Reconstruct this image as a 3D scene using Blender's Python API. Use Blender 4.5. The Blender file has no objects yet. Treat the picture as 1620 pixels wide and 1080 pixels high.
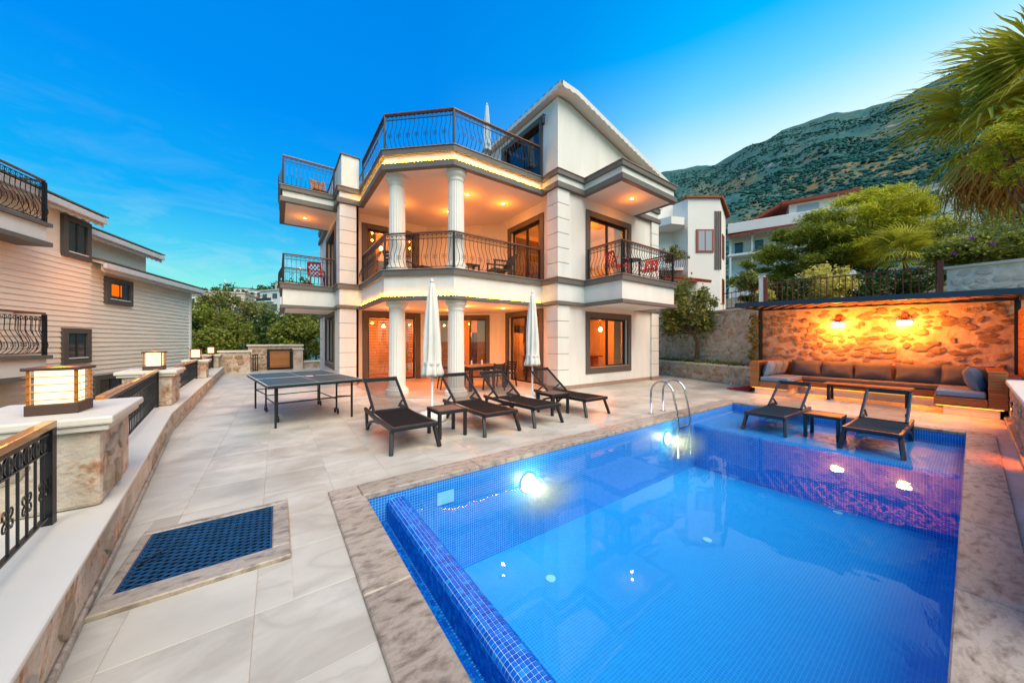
import bpy, bmesh, math, random
from mathutils import Vector, Matrix, noise
R = math.radians
rnd = random.Random(7)
scene = bpy.context.scene
col = scene.collection

# ------------------------------------------------------------------ camera
cam_d = bpy.data.cameras.new('camera'); cam = bpy.data.objects.new('camera', cam_d); col.objects.link(cam)
cam.location = (0, 0, 1.49); cam.rotation_euler = (R(90), 0, R(-35.53))
cam_d.sensor_width = 36; cam_d.lens = 36 * 521.0 / 1620; cam_d.clip_start = 0.05; cam_d.clip_end = 9000
scene.camera = cam

# ------------------------------------------------------------------ world, sun, exposure
SUN_EL, SUN_AZ = R(52), R(180)          # azimuth measured from +Y towards +X: behind the camera
w = bpy.data.worlds.new('World'); scene.world = w; w.use_nodes = True
nt = w.node_tree; nt.nodes.clear(); N = nt.nodes.new; L = nt.links.new
def math_n(nt, op, a, b=None, clamp=False):
    n = nt.nodes.new('ShaderNodeMath'); n.operation = op; n.use_clamp = clamp
    for i, x in enumerate((a, b)):
        if x is None: continue
        if isinstance(x, (int, float)): n.inputs[i].default_value = x
        else: nt.links.new(x, n.inputs[i])
    return n.outputs[0]
def ramp_n(nt, fac, stops, interp='LINEAR'):
    n = nt.nodes.new('ShaderNodeValToRGB'); cr = n.color_ramp; cr.interpolation = interp
    while len(cr.elements) < len(stops): cr.elements.new(0.5)
    for e, (p, c) in zip(cr.elements, stops):
        e.position = p; e.color = (c[0], c[1], c[2], 1) if len(c) == 3 else c
    nt.links.new(fac, n.inputs[0]); return n.outputs[0]
def mix_n(nt, fac, a, b, blend='MIX'):
    n = nt.nodes.new('ShaderNodeMix'); n.data_type = 'RGBA'; n.blend_type = blend
    for i, x in ((0, fac), (6, a), (7, b)):
        if isinstance(x, (int, float)): n.inputs[i].default_value = x
        elif isinstance(x, tuple): n.inputs[i].default_value = (*x[:3], 1)
        else: nt.links.new(x, n.inputs[i])
    return n.outputs[2]
sky = N('ShaderNodeTexSky'); sky.sky_type = 'NISHITA'; sky.sun_disc = False
sky.sun_elevation = R(6); sky.sun_rotation = SUN_AZ; sky.altitude = 60; sky.ozone_density = 4.0
tc = N('ShaderNodeTexCoord'); sep = N('ShaderNodeSeparateXYZ'); L(tc.outputs['Generated'], sep.inputs[0])
# dusk sky: deep azure overhead, turquoise low, paling towards the afterglow on the right and behind
elev = ramp_n(nt, sep.outputs['Z'], [(0.0, (0.52, 0.92, 0.62)), (0.11, (0.27, 0.82, 0.68)), (0.19, (0.08, 0.58, 0.78)), (0.30, (0.005, 0.37, 0.82)),
                                     (0.50, (0.0, 0.245, 0.80)), (1.0, (0.0, 0.16, 0.62))])
gdir = (math.sin(R(112)), math.cos(R(112)))      # afterglow direction
g = math_n(nt, 'ADD', math_n(nt, 'MULTIPLY', sep.outputs['X'], gdir[0]), math_n(nt, 'MULTIPLY', sep.outputs['Y'], gdir[1]))
gm = N('ShaderNodeMath'); gm.operation = 'MULTIPLY_ADD'; L(g, gm.inputs[0]); gm.inputs[1].default_value = 0.5; gm.inputs[2].default_value = 0.5
glow = ramp_n(nt, gm.outputs[0], [(0.50, (0, 0, 0)), (0.65, (.28, .28, .28)), (0.78, (0.85, .85, .85)), (1.0, (1, 1, 1))])
hi = ramp_n(nt, sep.outputs['Z'], [(0.0, (1, 1, 1)), (0.45, (1, 1, 1)), (0.75, (.55, .55, .55)), (1.0, (.3, .3, .3))])
gfac = math_n(nt, 'MULTIPLY', glow, hi)
pale = ramp_n(nt, sep.outputs['Z'], [(0.0, (1.0, 0.94, 0.76)), (0.38, (0.88, 1.0, 0.86)), (0.45, (0.60, 0.88, 1.0)), (0.53, (0.22, 0.72, 1.02)), (0.63, (0.0, 0.54, 1.02)), (1.0, (0.0, 0.30, 0.85))])
base = mix_n(nt, gfac, elev, pale)
# thin streaked cloud low on the left
mp = N('ShaderNodeMapping'); mp.inputs['Scale'].default_value = (3.0, 3.0, 11.0); mp.inputs['Location'].default_value = (0.4, 0.1, 0.7)
L(tc.outputs['Generated'], mp.inputs[0])
cn = N('ShaderNodeTexNoise'); cn.inputs['Scale'].default_value = 1.7; cn.inputs['Detail'].default_value = 7; cn.inputs['Roughness'].default_value = 0.62
cn.inputs['Distortion'].default_value = 0.6
L(mp.outputs[0], cn.inputs['Vector'])
cm = ramp_n(nt, cn.outputs[0], [(0.47, (0, 0, 0)), (0.70, (0.6, .6, .6))])
cz = ramp_n(nt, sep.outputs['Z'], [(0.02, (.8, .8, .8)), (0.18, (.75, .75, .75)), (0.30, (0.14, .14, .14)), (0.5, (0.0, .0, .0))])
cf = math_n(nt, 'MULTIPLY', cm, cz)
base = mix_n(nt, cf, base, (0.55, 0.74, 0.80))
skyt = mix_n(nt, 1.0, sky.outputs[0], (0.002, 0.05, 0.06), 'MULTIPLY')
tot = mix_n(nt, 0.12, base, skyt, 'ADD')
bg = N('ShaderNodeBackground'); L(tot, bg.inputs[0]); bg.inputs[1].default_value = 0.78
wo = N('ShaderNodeOutputWorld'); L(bg.outputs[0], wo.inputs[0])

sd = bpy.data.lights.new('sun', 'SUN'); sd.energy = 3.4; sd.angle = R(58); sd.color = (1.0, 0.86, 0.66)
sun = bpy.data.objects.new('sun', sd); col.objects.link(sun)
sun.rotation_euler = Vector((-math.sin(SUN_AZ) * math.cos(SUN_EL), -math.cos(SUN_AZ) * math.cos(SUN_EL), -math.sin(SUN_EL))).to_track_quat('-Z', 'Y').to_euler()
sun.location = (-5, -10, 20)

vs = scene.view_settings; vs.view_transform = 'Standard'; vs.look = 'None'; vs.exposure = 0.55; vs.gamma = 1; vs.use_curve_mapping = False
cy = scene.cycles
cy.use_denoising = True; cy.max_bounces = 8; cy.diffuse_bounces = 3; cy.glossy_bounces = 4; cy.transmission_bounces = 6
cy.transparent_max_bounces = 16; cy.sample_clamp_indirect = 6; cy.caustics_reflective = False; cy.caustics_refractive = False
cy.use_light_tree = True

# ------------------------------------------------------------------ helpers
def hexc(s):
    s = s.lstrip('#'); o = []
    for i in (0, 2, 4):
        c = int(s[i:i+2], 16) / 255; o.append(c / 12.92 if c <= 0.04045 else ((c + 0.055) / 1.055) ** 2.4)
    return tuple(o)
M = {}
def mat(name, color, rough=0.6, metal=0.0, spec=0.5, var=0.0, vscale=6.0, color2=None, bump=0.0, bscale=60.0, stretch=None, coat=0.0, rvar=0.0, island=0.0, objrnd=None, emis=None, trans=0.0):
    m = bpy.data.materials.new(name); m.use_nodes = True; nt = m.node_tree
    b = nt.nodes['Principled BSDF']; b.inputs['Roughness'].default_value = rough; b.inputs['Metallic'].default_value = metal
    b.inputs['Specular IOR Level'].default_value = spec; b.inputs['Coat Weight'].default_value = coat
    c = color; tco = nt.nodes.new('ShaderNodeTexCoord'); vec = tco.outputs['Object']
    if stretch:
        mpn = nt.nodes.new('ShaderNodeMapping'); mpn.inputs['Scale'].default_value = stretch; nt.links.new(vec, mpn.inputs[0]); vec = mpn.outputs[0]
    out = None
    if var or color2:
        no = nt.nodes.new('ShaderNodeTexNoise'); no.inputs['Scale'].default_value = vscale; no.inputs['Detail'].default_value = 6; no.inputs['Roughness'].default_value = 0.6
        nt.links.new(vec, no.inputs['Vector'])
        c2 = color2 or tuple(x * (1 - var) for x in c)
        out = ramp_n(nt, no.outputs[0], [(0.32, c), (0.68, c2)])
        if rvar:
            rr = nt.nodes.new('ShaderNodeMapRange'); rr.inputs[1].default_value = .3; rr.inputs[2].default_value = .7
            rr.inputs[3].default_value = max(.02, rough - rvar); rr.inputs[4].default_value = min(1, rough + rvar)
            nt.links.new(no.outputs[0], rr.inputs[0]); nt.links.new(rr.outputs[0], b.inputs['Roughness'])
    if objrnd:
        oi = nt.nodes.new('ShaderNodeObjectInfo')
        rc = ramp_n(nt, oi.outputs['Random'], objrnd)
        out = rc if out is None else mix_n(nt, 0.55, out, rc)
    if island:
        ge = nt.nodes.new('ShaderNodeNewGeometry')
        hs = nt.nodes.new('ShaderNodeHueSaturation')
        hs.inputs['Color'].default_value = (*c, 1)
        if out is not None: nt.links.new(out, hs.inputs['Color'])
        v = nt.nodes.new('ShaderNodeMapRange'); v.inputs[3].default_value = 1 - island; v.inputs[4].default_value = 1 + island
        nt.links.new(ge.outputs['Random Per Island'], v.inputs[0]); nt.links.new(v.outputs[0], hs.inputs['Value'])
        h = nt.nodes.new('ShaderNodeMapRange'); h.inputs[3].default_value = 0.5 - .035 * island; h.inputs[4].default_value = 0.5 + .05 * island
        nt.links.new(math_n(nt, 'FRACT', math_n(nt, 'MULTIPLY', ge.outputs['Random Per Island'], 7.13)), h.inputs[0]); nt.links.new(h.outputs[0], hs.inputs['Hue'])
        out = hs.outputs[0]
    if out is None: b.inputs['Base Color'].default_value = (*c, 1)
    else: nt.links.new(out, b.inputs['Base Color'])
    if bump:
        n2 = nt.nodes.new('ShaderNodeTexNoise'); n2.inputs['Scale'].default_value = bscale; n2.inputs['Detail'].default_value = 5
        nt.links.new(vec, n2.inputs['Vector']); bp = nt.nodes.new('ShaderNodeBump'); bp.inputs['Strength'].default_value = bump; bp.inputs['Distance'].default_value = .02
        nt.links.new(n2.outputs[0], bp.inputs['Height']); nt.links.new(bp.outputs[0], b.inputs['Normal'])
    if emis:
        b.inputs['Emission Color'].default_value = (*emis[0], 1); b.inputs['Emission Strength'].default_value = emis[1]
    if trans:
        tr = nt.nodes.new('ShaderNodeBsdfTransparent'); mx = nt.nodes.new('ShaderNodeMixShader'); mx.inputs[0].default_value = trans
        nt.links.new(b.outputs[0], mx.inputs[1]); nt.links.new(tr.outputs[0], mx.inputs[2]); nt.links.new(mx.outputs[0], nt.nodes['Material Output'].inputs[0])
    M[name] = m; return m
def leaf_mat(name, color, tl=0.35, island=0.45, rough=.55):
    m = mat(name, color, rough, island=island); nt = m.node_tree; b = nt.nodes['Principled BSDF']
    b.inputs['Specular IOR Level'].default_value = .25
    t = nt.nodes.new('ShaderNodeBsdfTranslucent'); mx = nt.nodes.new('ShaderNodeMixShader'); mx.inputs[0].default_value = tl
    src = b.inputs['Base Color'].links[0].from_socket; nt.links.new(src, t.inputs[0])
    nt.links.new(b.outputs[0], mx.inputs[1]); nt.links.new(t.outputs[0], mx.inputs[2]); nt.links.new(mx.outputs[0], nt.nodes['Material Output'].inputs[0])
    return m
def emit_mat(name, color, strength):
    m = bpy.data.materials.new(name); m.use_nodes = True; nt = m.node_tree; nt.nodes.remove(nt.nodes['Principled BSDF'])
    e = nt.nodes.new('ShaderNodeEmission'); e.inputs[0].default_value = (*color, 1); e.inputs[1].default_value = strength
    nt.links.new(e.outputs[0], nt.nodes['Material Output'].inputs[0]); M[name] = m; return m
def glass_mat(name, tint=(1, 1, 1), ior=1.5, rough=0.0, boost=1.0):
    m = bpy.data.materials.new(name); m.use_nodes = True; nt = m.node_tree; nt.nodes.remove(nt.nodes['Principled BSDF'])
    t = nt.nodes.new('ShaderNodeBsdfTransparent'); t.inputs[0].default_value = (*tint, 1)
    gsy = nt.nodes.new('ShaderNodeBsdfGlossy'); gsy.inputs['Roughness'].default_value = rough
    lw = nt.nodes.new('ShaderNodeLayerWeight'); lw.inputs[0].default_value = .5; f0 = ((ior-1)/(ior+1))**2
    f = math_n(nt, 'ADD', math_n(nt, 'MULTIPLY', math_n(nt, 'POWER', lw.outputs['Facing'], 5), 1-f0), f0)
    f = math_n(nt, 'MULTIPLY', f, boost, True)
    mx = nt.nodes.new('ShaderNodeMixShader'); nt.links.new(f, mx.inputs[0]); nt.links.new(t.outputs[0], mx.inputs[1]); nt.links.new(gsy.outputs[0], mx.inputs[2])
    nt.links.new(mx.outputs[0], nt.nodes['Material Output'].inputs[0]); M[name] = m; return m

class MB:
    def __init__(s): s.v = []; s.f = []
    def add(s, vs, fs):
        o = len(s.v); s.v += [tuple(p) for p in vs]; s.f += [tuple(i + o for i in q) for q in fs]; return s
    def bx(s, x0, x1, y0, y1, z0, z1):
        return s.add([(x0,y0,z0),(x1,y0,z0),(x1,y1,z0),(x0,y1,z0),(x0,y0,z1),(x1,y0,z1),(x1,y1,z1),(x0,y1,z1)],
                     [(0,3,2,1),(4,5,6,7),(0,1,5,4),(1,2,6,5),(2,3,7,6),(3,0,4,7)])
    def prism(s, poly, z0, z1):
        n = len(poly); a = sum(poly[i][0]*poly[(i+1)%n][1]-poly[(i+1)%n][0]*poly[i][1] for i in range(n))
        if a < 0: poly = poly[::-1]
        zf0 = z0 if callable(z0) else (lambda x, y: z0); zf1 = z1 if callable(z1) else (lambda x, y: z1)
        vs = [(x,y,zf0(x,y)) for x,y in poly] + [(x,y,zf1(x,y)) for x,y in poly]
        return s.add(vs, [tuple(range(n-1,-1,-1)), tuple(range(n,2*n))] + [(i,(i+1)%n,n+(i+1)%n,n+i) for i in range(n)])
    def seg(s, p0, p1, a, b, z0, z1):      # box along p0-p1 in plan, from offset a to b on its left
        dx, dy = p1[0]-p0[0], p1[1]-p0[1]; l = math.hypot(dx, dy); nx, ny = -dy/l, dx/l
        return s.prism([(p0[0]+nx*a,p0[1]+ny*a),(p1[0]+nx*a,p1[1]+ny*a),(p1[0]+nx*b,p1[1]+ny*b),(p0[0]+nx*b,p0[1]+ny*b)], z0, z1)
    def tube(s, pts, r, n=6, cap=True, closed=False):
        pts = [Vector(p) for p in pts]; k = len(pts); rr = r if isinstance(r, (list, tuple)) else [r]*k
        o = len(s.v); up = None
        for i, p in enumerate(pts):
            if closed: t = (pts[(i+1)%k]-pts[i-1])
            else: t = pts[min(i+1,k-1)]-pts[max(i-1,0)]
            t.normalize()
            if up is None:
                up = Vector((0,0,1)) if abs(t.z) < .9 else Vector((1,0,0))
            x = t.cross(up); x.normalize(); y = x.cross(t); up = y
            for j in range(n):
                a = 2*math.pi*(j+.5)/n; q = p + (x*math.cos(a)+y*math.sin(a))*rr[i]; s.v.append(tuple(q))
        for i in range(k if closed else k-1):
            i2 = (i+1)%k
            for j in range(n): s.f.append((o+i*n+j, o+i2*n+j, o+i2*n+(j+1)%n, o+i*n+(j+1)%n)[::-1])
        if cap and not closed:
            s.f.append(tuple(o+j for j in range(n))); s.f.append(tuple(o+(k-1)*n+j for j in range(n-1,-1,-1)))
        return s
    def bar(s, p0, p1, wx, wz):        # rectangular bar between two points
        p0, p1 = Vector(p0), Vector(p1); t = (p1-p0).normalized(); up = Vector((0,0,1)) if abs(t.z) < .95 else Vector((0,1,0))
        x = t.cross(up).normalized(); y = x.cross(t)
        vs = []
        for p in (p0, p1):
            for a, b in ((-1,-1),(1,-1),(1,1),(-1,1)): vs.append(p + x*a*wx/2 + y*b*wz/2)
        return s.add(vs, [(3,2,1,0),(4,5,6,7),(0,1,5,4),(1,2,6,5),(2,3,7,6),(3,0,4,7)])
    def lathe(s, prof, cx=0, cy=0, n=20, rad=None):
        o = len(s.v)
        for i, (r, z) in enumerate(prof):
            for j in range(n):
                a = 2*math.pi*j/n; q = rad(i, j, a) if rad else 1
                s.v.append((cx+r*q*math.cos(a), cy+r*q*math.sin(a), z))
        for i in range(len(prof)-1):
            for j in range(n): s.f.append((o+i*n+j, o+i*n+(j+1)%n, o+(i+1)*n+(j+1)%n, o+(i+1)*n+j))
        s.f.append(tuple(o+j for j in range(n-1,-1,-1))); s.f.append(tuple(o+(len(prof)-1)*n+j for j in range(n)))
        return s
    def xf(s, mtx):
        s.v = [tuple(mtx @ Vector(p)) for p in s.v]; return s
    def mesh(s, name, m, smooth=False):
        me = bpy.data.meshes.new(name); me.from_pydata(s.v, [], s.f); me.update()
        if m is not None: me.materials.append(M[m] if isinstance(m, str) else m)
        if smooth: me.shade_smooth()
        return me
    def build(s, name, m, parent=None, smooth=False, bevel=0, local=False, auto=False):
        return put(name, s.mesh(name, m, smooth), parent, None, local, bevel, auto)
def put(name, me, parent=None, mtx=None, local=False, bevel=0, auto=False):
    o = bpy.data.objects.new(name, me); col.objects.link(o)
    if parent is not None:
        o.parent = parent
        if not local and parent.parent is None and parent.get('_w'): o.matrix_parent_inverse = Matrix.Translation(-Vector(parent.location))
    if mtx is not None: o.matrix_basis = mtx
    if bevel:
        b = o.modifiers.new('bevel', 'BEVEL'); b.width = bevel; b.segments = 2; b.limit_method = 'ANGLE'; b.angle_limit = R(40)
    return o
def tag(o, label=None, cat=None, group=None, kind=None):
    if label: o['label'] = label
    if cat: o['category'] = cat
    if group: o['group'] = group
    if kind: o['kind'] = kind
    return o
def thing(name, label, cat, loc=(0,0,0), rz=0, group=None, world=True):
    """an Empty at the thing's base; world=True: its parts are modelled in scene coordinates"""
    o = bpy.data.objects.new(name, None); col.objects.link(o); o.location = loc; o.rotation_euler = (0,0,rz); o.empty_display_size = .1
    if world: o['_w'] = 1
    return tag(o, label, cat, group)
def copy_tree(o, parent=None):
    c = o.copy(); col.objects.link(c)
    if parent is not None: c.parent = parent; c.matrix_parent_inverse = o.matrix_parent_inverse.copy()
    for ch in list(o.children): copy_tree(ch, c)
    return c
def lamp(kind, loc, power, color, radius=.05, parent=None, name='lamp_light', spot=None, blend=.6, aim=None):
    d = bpy.data.lights.new(name, kind); d.energy = power; d.color = color
    if kind in ('POINT', 'SPOT'): d.shadow_soft_size = radius
    if kind == 'SPOT': d.spot_size = R(spot or 120); d.spot_blend = blend
    o = bpy.data.objects.new(name, d); col.objects.link(o); o.location = loc
    if aim is not None: o.rotation_euler = Vector(aim).to_track_quat('-Z', 'Y').to_euler()
    if parent is not None:
        o.parent = parent
        if parent.get('_w'): o.matrix_parent_inverse = Matrix.Translation(-Vector(parent.location))
    return o
def offset_poly(poly, d):
    n = len(poly); a = sum(poly[i][0]*poly[(i+1)%n][1]-poly[(i+1)%n][0]*poly[i][1] for i in range(n)); sg = 1 if a > 0 else -1
    out = []
    for i in range(n):
        p0, p1, p2 = Vector(poly[i-1]), Vector(poly[i]), Vector(poly[(i+1)%n])
        t1 = (p1-p0).normalized(); t2 = (p2-p1).normalized()
        n1 = Vector((-t1.y, t1.x))*sg; n2 = Vector((-t2.y, t2.x))*sg
        bis = (n1+n2).normalized(); k = d/max(.2, bis.dot(n1)); q = p1 + bis*k; out.append((q.x, q.y))
    return out
def ring(mb, poly, inset, z0, z1):
    inn = offset_poly(poly, inset); n = len(poly)
    a = sum(poly[i][0]*poly[(i+1)%n][1]-poly[(i+1)%n][0]*poly[i][1] for i in range(n))
    if a < 0: poly = poly[::-1]; inn = inn[::-1]
    vs = [(x,y,z0) for x,y in poly]+[(x,y,z1) for x,y in poly]+[(x,y,z0) for x,y in inn]+[(x,y,z1) for x,y in inn]
    fs = []
    for i in range(n):
        j = (i+1)%n
        fs += [(i,j,n+j,n+i),(2*n+j,2*n+i,3*n+i,3*n+j),(n+i,n+j,3*n+j,3*n+i),(j,i,2*n+i,2*n+j)]
    mb.add(vs, fs)
def wall_open(mb, p0, p1, t, z0, z1, ops=()):
    """wall along p0-p1 (thickness t on the left side) with openings (s0,s1,za,zb)"""
    l = math.hypot(p1[0]-p0[0], p1[1]-p0[1]); at = lambda s: (p0[0]+(p1[0]-p0[0])*s/l, p0[1]+(p1[1]-p0[1])*s/l)
    cuts = sorted({0, l, *[o[0] for o in ops], *[o[1] for o in ops]})
    for a, b in zip(cuts, cuts[1:]):
        mid = (a+b)/2; spans = sorted((o[2], o[3]) for o in ops if o[0] < mid < o[1]); z = z0
        for za, zb in spans:
            if za > z+1e-4: mb.seg(at(a), at(b), 0, t, z, za)
            z = zb
        if z < z1-1e-4: mb.seg(at(a), at(b), 0, t, z, z1)

# ------------------------------------------------------------------ materials
mat('plaster', hexc('#e2e3db'), .78, var=.12, vscale=2.2, stretch=(1, 1, .22), bump=.2, bscale=70)
mat('plaster_inner', (.74, .64, .48), .8)
mat('ceiling_white', (.80, .77, .72), .75)
mat('grey_trim', hexc('#6a665f'), .6, var=.15, vscale=3, bump=.06)
mat('dark_frame', hexc('#2b2622'), .35, var=.2, vscale=8)
mat('grey_surround', hexc('#58534c'), .6, var=.12, vscale=4)
mat('marble_edge', hexc('#a98f7c'), .35, var=.3, vscale=14)
mat('iron', (.012, .012, .014), .38, metal=.2, var=.3, vscale=30)
mat('wood_rail', hexc('#7d4a2a'), .35, color2=hexc('#5c3119'), vscale=5, stretch=(6, 1, 6), coat=.3)
mat('gold_rail', hexc('#a8621e'), .3, color2=hexc('#c07a28'), vscale=5, coat=.4)
mat('column_white', hexc('#e8e4d8'), .6, var=.05, vscale=4)
mat('shingle', hexc('#6e6258'), .8, var=.35, vscale=6)
mat('dark_wood', hexc('#4a2c18'), .5, var=.3, vscale=4, stretch=(1, 1, 6))
mat('roof_tile', hexc('#8a4a34'), .7, var=.4, vscale=5)
mat('white_wood', hexc('#d8d6d0'), .55, var=.08)
mat('siding', hexc('#f0e5cf'), .65, var=.10, vscale=1.3, stretch=(1, 1, 5), bump=.05)
mat('curtain', (.62, .42, .22), .8)
mat('blind', (.70, .48, .24), .7)
mat('wood_floor', hexc('#8a6a4c'), .5, var=.3)
mat('anthracite', (.011, .011, .012), .42, var=.25, vscale=20, bump=.05, bscale=200)
mat('sling', (.009, .007, .006), .85, spec=.2, bump=.3, bscale=500)
mat('sling_open', (.020, .017, .016), .8, trans=.42)
mat('navy_frame', (.006, .022, .036), .42, var=.2, vscale=20)
mat('navy_sling', (.006, .024, .038), .85, spec=.12, bump=.3, bscale=500)
mat('navy_sling_open', (.010, .014, .020), .9, spec=.1, trans=.5)
mat('table_top_brown', hexc('#6b5347'), .45, var=.2, vscale=12, stretch=(1, 8, 1))
mat('teak', hexc('#b0713a'), .5, color2=hexc('#8a5226'), vscale=3.0, stretch=(10, 1, 10), objrnd=[(0, hexc('#b87a42')), (1, hexc('#8f5a2c'))])
mat('cushion', hexc('#6e6b64'), .9, var=.10, vscale=5, bump=.15, bscale=160)
mat('cushion_blue', hexc('#76879a'), .9, var=.08, vscale=5, bump=.12, bscale=160)
mat('red_plastic', (.62, .018, .014), .35)
mat('red_cloth', (.40, .012, .01), .8, var=.3)
mat('canvas_blue', hexc('#b4ccda'), .85, var=.08, vscale=7)
mat('canvas', hexc('#e4e0d4'), .85, var=.08, vscale=7)
mat('steel', (.62, .60, .57), .16, metal=1)
mat('pp_top', (.045, .066, .070), .45, var=.18, vscale=3)
mat('white_paint', (.75, .75, .73), .5)
mat('rubber', (.012, .012, .012), .7)
mat('cap_stone', hexc('#d8d1c1'), .6, var=.10, vscale=4, bump=.1, bscale=40)
mat('ledge_white', hexc('#d3cec0'), .65, var=.05, vscale=2)
mat('mortar', hexc('#cfc3b2'), .85, color2=hexc('#b3a28e'), vscale=5, bump=.7, bscale=26)
mat('mortar_warm', hexc('#d3c2a8'), .88, color2=hexc('#b79c7a'), vscale=7, bump=1.0, bscale=13)
mat('rubble', hexc('#bda68a'), .8, color2=hexc('#8c7458'), vscale=9, bump=.9, bscale=30,
    objrnd=[(0, hexc('#c6b091')), (.35, hexc('#b0855c')), (.6, hexc('#c2a682')), (.8, hexc('#9a7552')), (1, hexc('#d0bfa4'))])
mat('rubble_pale', hexc('#cbbfae'), .8, color2=hexc('#a8967e'), vscale=9, bump=.8, bscale=30,
    objrnd=[(0, hexc('#d6ccbc')), (.5, hexc('#c0ab92')), (.8, hexc('#b28d6c')), (1, hexc('#ddd6c8'))])
mat('brown_paint', hexc('#7c3c24'), .5)
mat('brown_window', hexc('#8c3c1c'), .4)
mat('pot_clay', hexc('#8c3a22'), .7, var=.2)
mat('soil', (.05, .035, .022), .95, var=.4, vscale=8, bump=.6, bscale=20)
mat('bark', hexc('#6b5442'), .9, var=.4, vscale=10, stretch=(1, 1, .25), bump=.7, bscale=14)
mat('white_far', hexc('#e6e3da'), .8, var=.06, vscale=.6)
mat('beige_far', hexc('#c8b7a4'), .8, var=.08, vscale=.6)
mat('brown_strip', hexc('#4a3226'), .6)
mat('red_roof', hexc('#9c4226'), .7, var=.35, vscale=2.5)
mat('asphalt', (.06, .058, .055), .9, var=.3)
mat('dark_glass', (.03, .035, .04), .08, spec=.8)
mat('paper_pink', (.7, .42, .40), .6)
glass_mat('glass', (.90, .90, .88), 1.5, 0, 2.4)
glass_mat('glass_dark', (.55, .56, .58), 1.5, 0, 1.6)
leaf_mat('leaf_olive', (.21, .22, .05))
leaf_mat('leaf_dark', (.065, .11, .025))
leaf_mat('leaf_mid', (.22, .24, .035))
leaf_mat('leaf_pine', (.22, .25, .025), island=.6)
leaf_mat('leaf_pine_bright', (.52, .50, .03), island=.5)
leaf_mat('leaf_yellow', (.64, .56, .14), island=.35)
leaf_mat('leaf_palm', (.46, .44, .040), island=.3)
leaf_mat('leaf_palm_dry', (.60, .33, .07), island=.3)
leaf_mat('petal_purple', (.30, .05, .36), island=.3)
leaf_mat('petal_pink', (.50, .06, .12), island=.3)
emit_mat('led', (1.0, .38, .005), 80)
emit_mat('led_under', (1.0, .40, .03), 3)
emit_mat('downlight_glow', (1.0, .70, .35), 12)
emit_mat('lantern_glow', (1.0, .74, .40), 1.6)
emit_mat('bulb_glow', (1.0, .62, .18), 22)
emit_mat('pool_glow', (1.0, .84, .50), 2.6)
WARM = (1.0, .25, .02); ORANGE = (1.0, .15, .004)

def marble(name, light, dark, vein, scale, rough, warp=.9, objrnd=.12, rot=(0, 0, .6), streak=(1, 3.2, 1), bump=0.0):
    m = bpy.data.materials.new(name); m.use_nodes = True; nt = m.node_tree; b = nt.nodes['Principled BSDF']
    ge = nt.nodes.new('ShaderNodeNewGeometry'); oi = nt.nodes.new('ShaderNodeObjectInfo')
    mp = nt.nodes.new('ShaderNodeMapping'); mp.inputs['Rotation'].default_value = rot; mp.inputs['Scale'].default_value = streak
    cx = nt.nodes.new('ShaderNodeVectorMath'); cx.operation = 'ADD'; nt.links.new(ge.outputs['Position'], cx.inputs[0])
    sc = nt.nodes.new('ShaderNodeVectorMath'); sc.operation = 'SCALE'; sc.inputs[0].default_value = (7, 5, 0); nt.links.new(oi.outputs['Random'], sc.inputs['Scale'])
    nt.links.new(sc.outputs[0], cx.inputs[1]); nt.links.new(cx.outputs[0], mp.inputs[0])
    n1 = nt.nodes.new('ShaderNodeTexNoise'); n1.inputs['Scale'].default_value = scale; n1.inputs['Detail'].default_value = 8; n1.inputs['Roughness'].default_value = .62; n1.inputs['Distortion'].default_value = warp
    nt.links.new(mp.outputs[0], n1.inputs['Vector'])
    c = ramp_n(nt, n1.outputs[0], [(.30, dark), (.52, light), (.72, tuple(x * .93 for x in light))])
    n2 = nt.nodes.new('ShaderNodeTexNoise'); n2.inputs['Scale'].default_value = scale * .8; n2.inputs['Detail'].default_value = 6; n2.inputs['Distortion'].default_value = warp * 1.6
    nt.links.new(mp.outputs[0], n2.inputs['Vector'])
    vf = ramp_n(nt, n2.outputs[0], [(.470, (0, 0, 0)), (.497, (.42, .42, .42)), (.508, (.3, .3, .3)), (.545, (0, 0, 0))])
    c = mix_n(nt, vf, c, vein)
    n3 = nt.nodes.new('ShaderNodeTexNoise'); n3.inputs['Scale'].default_value = 1.3; n3.inputs['Detail'].default_value = 4; nt.links.new(ge.outputs['Position'], n3.inputs['Vector'])
    st = ramp_n(nt, n3.outputs[0], [(.35, (.82, .80, .76)), (.6, (1, 1, 1))]); c = mix_n(nt, 1.0, c, st, 'MULTIPLY')
    v = nt.nodes.new('ShaderNodeMapRange'); v.inputs[3].default_value = 1 - objrnd; v.inputs[4].default_value = 1.0; nt.links.new(oi.outputs['Random'], v.inputs[0])
    hs = nt.nodes.new('ShaderNodeHueSaturation'); nt.links.new(c, hs.inputs['Color']); nt.links.new(v.outputs[0], hs.inputs['Value']); nt.links.new(hs.outputs[0], b.inputs['Base Color'])
    rr = nt.nodes.new('ShaderNodeMapRange'); rr.inputs[1].default_value = .3; rr.inputs[2].default_value = .7; rr.inputs[3].default_value = rough - .1; rr.inputs[4].default_value = rough + .12
    nt.links.new(n3.outputs[0], rr.inputs[0]); nt.links.new(rr.outputs[0], b.inputs['Roughness'])
    if bump:
        bp = nt.nodes.new('ShaderNodeBump'); bp.inputs['Strength'].default_value = bump; bp.inputs['Distance'].default_value = .01; nt.links.new(n1.outputs[0], bp.inputs['Height']); nt.links.new(bp.outputs[0], b.inputs['Normal'])
    M[name] = m
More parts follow.
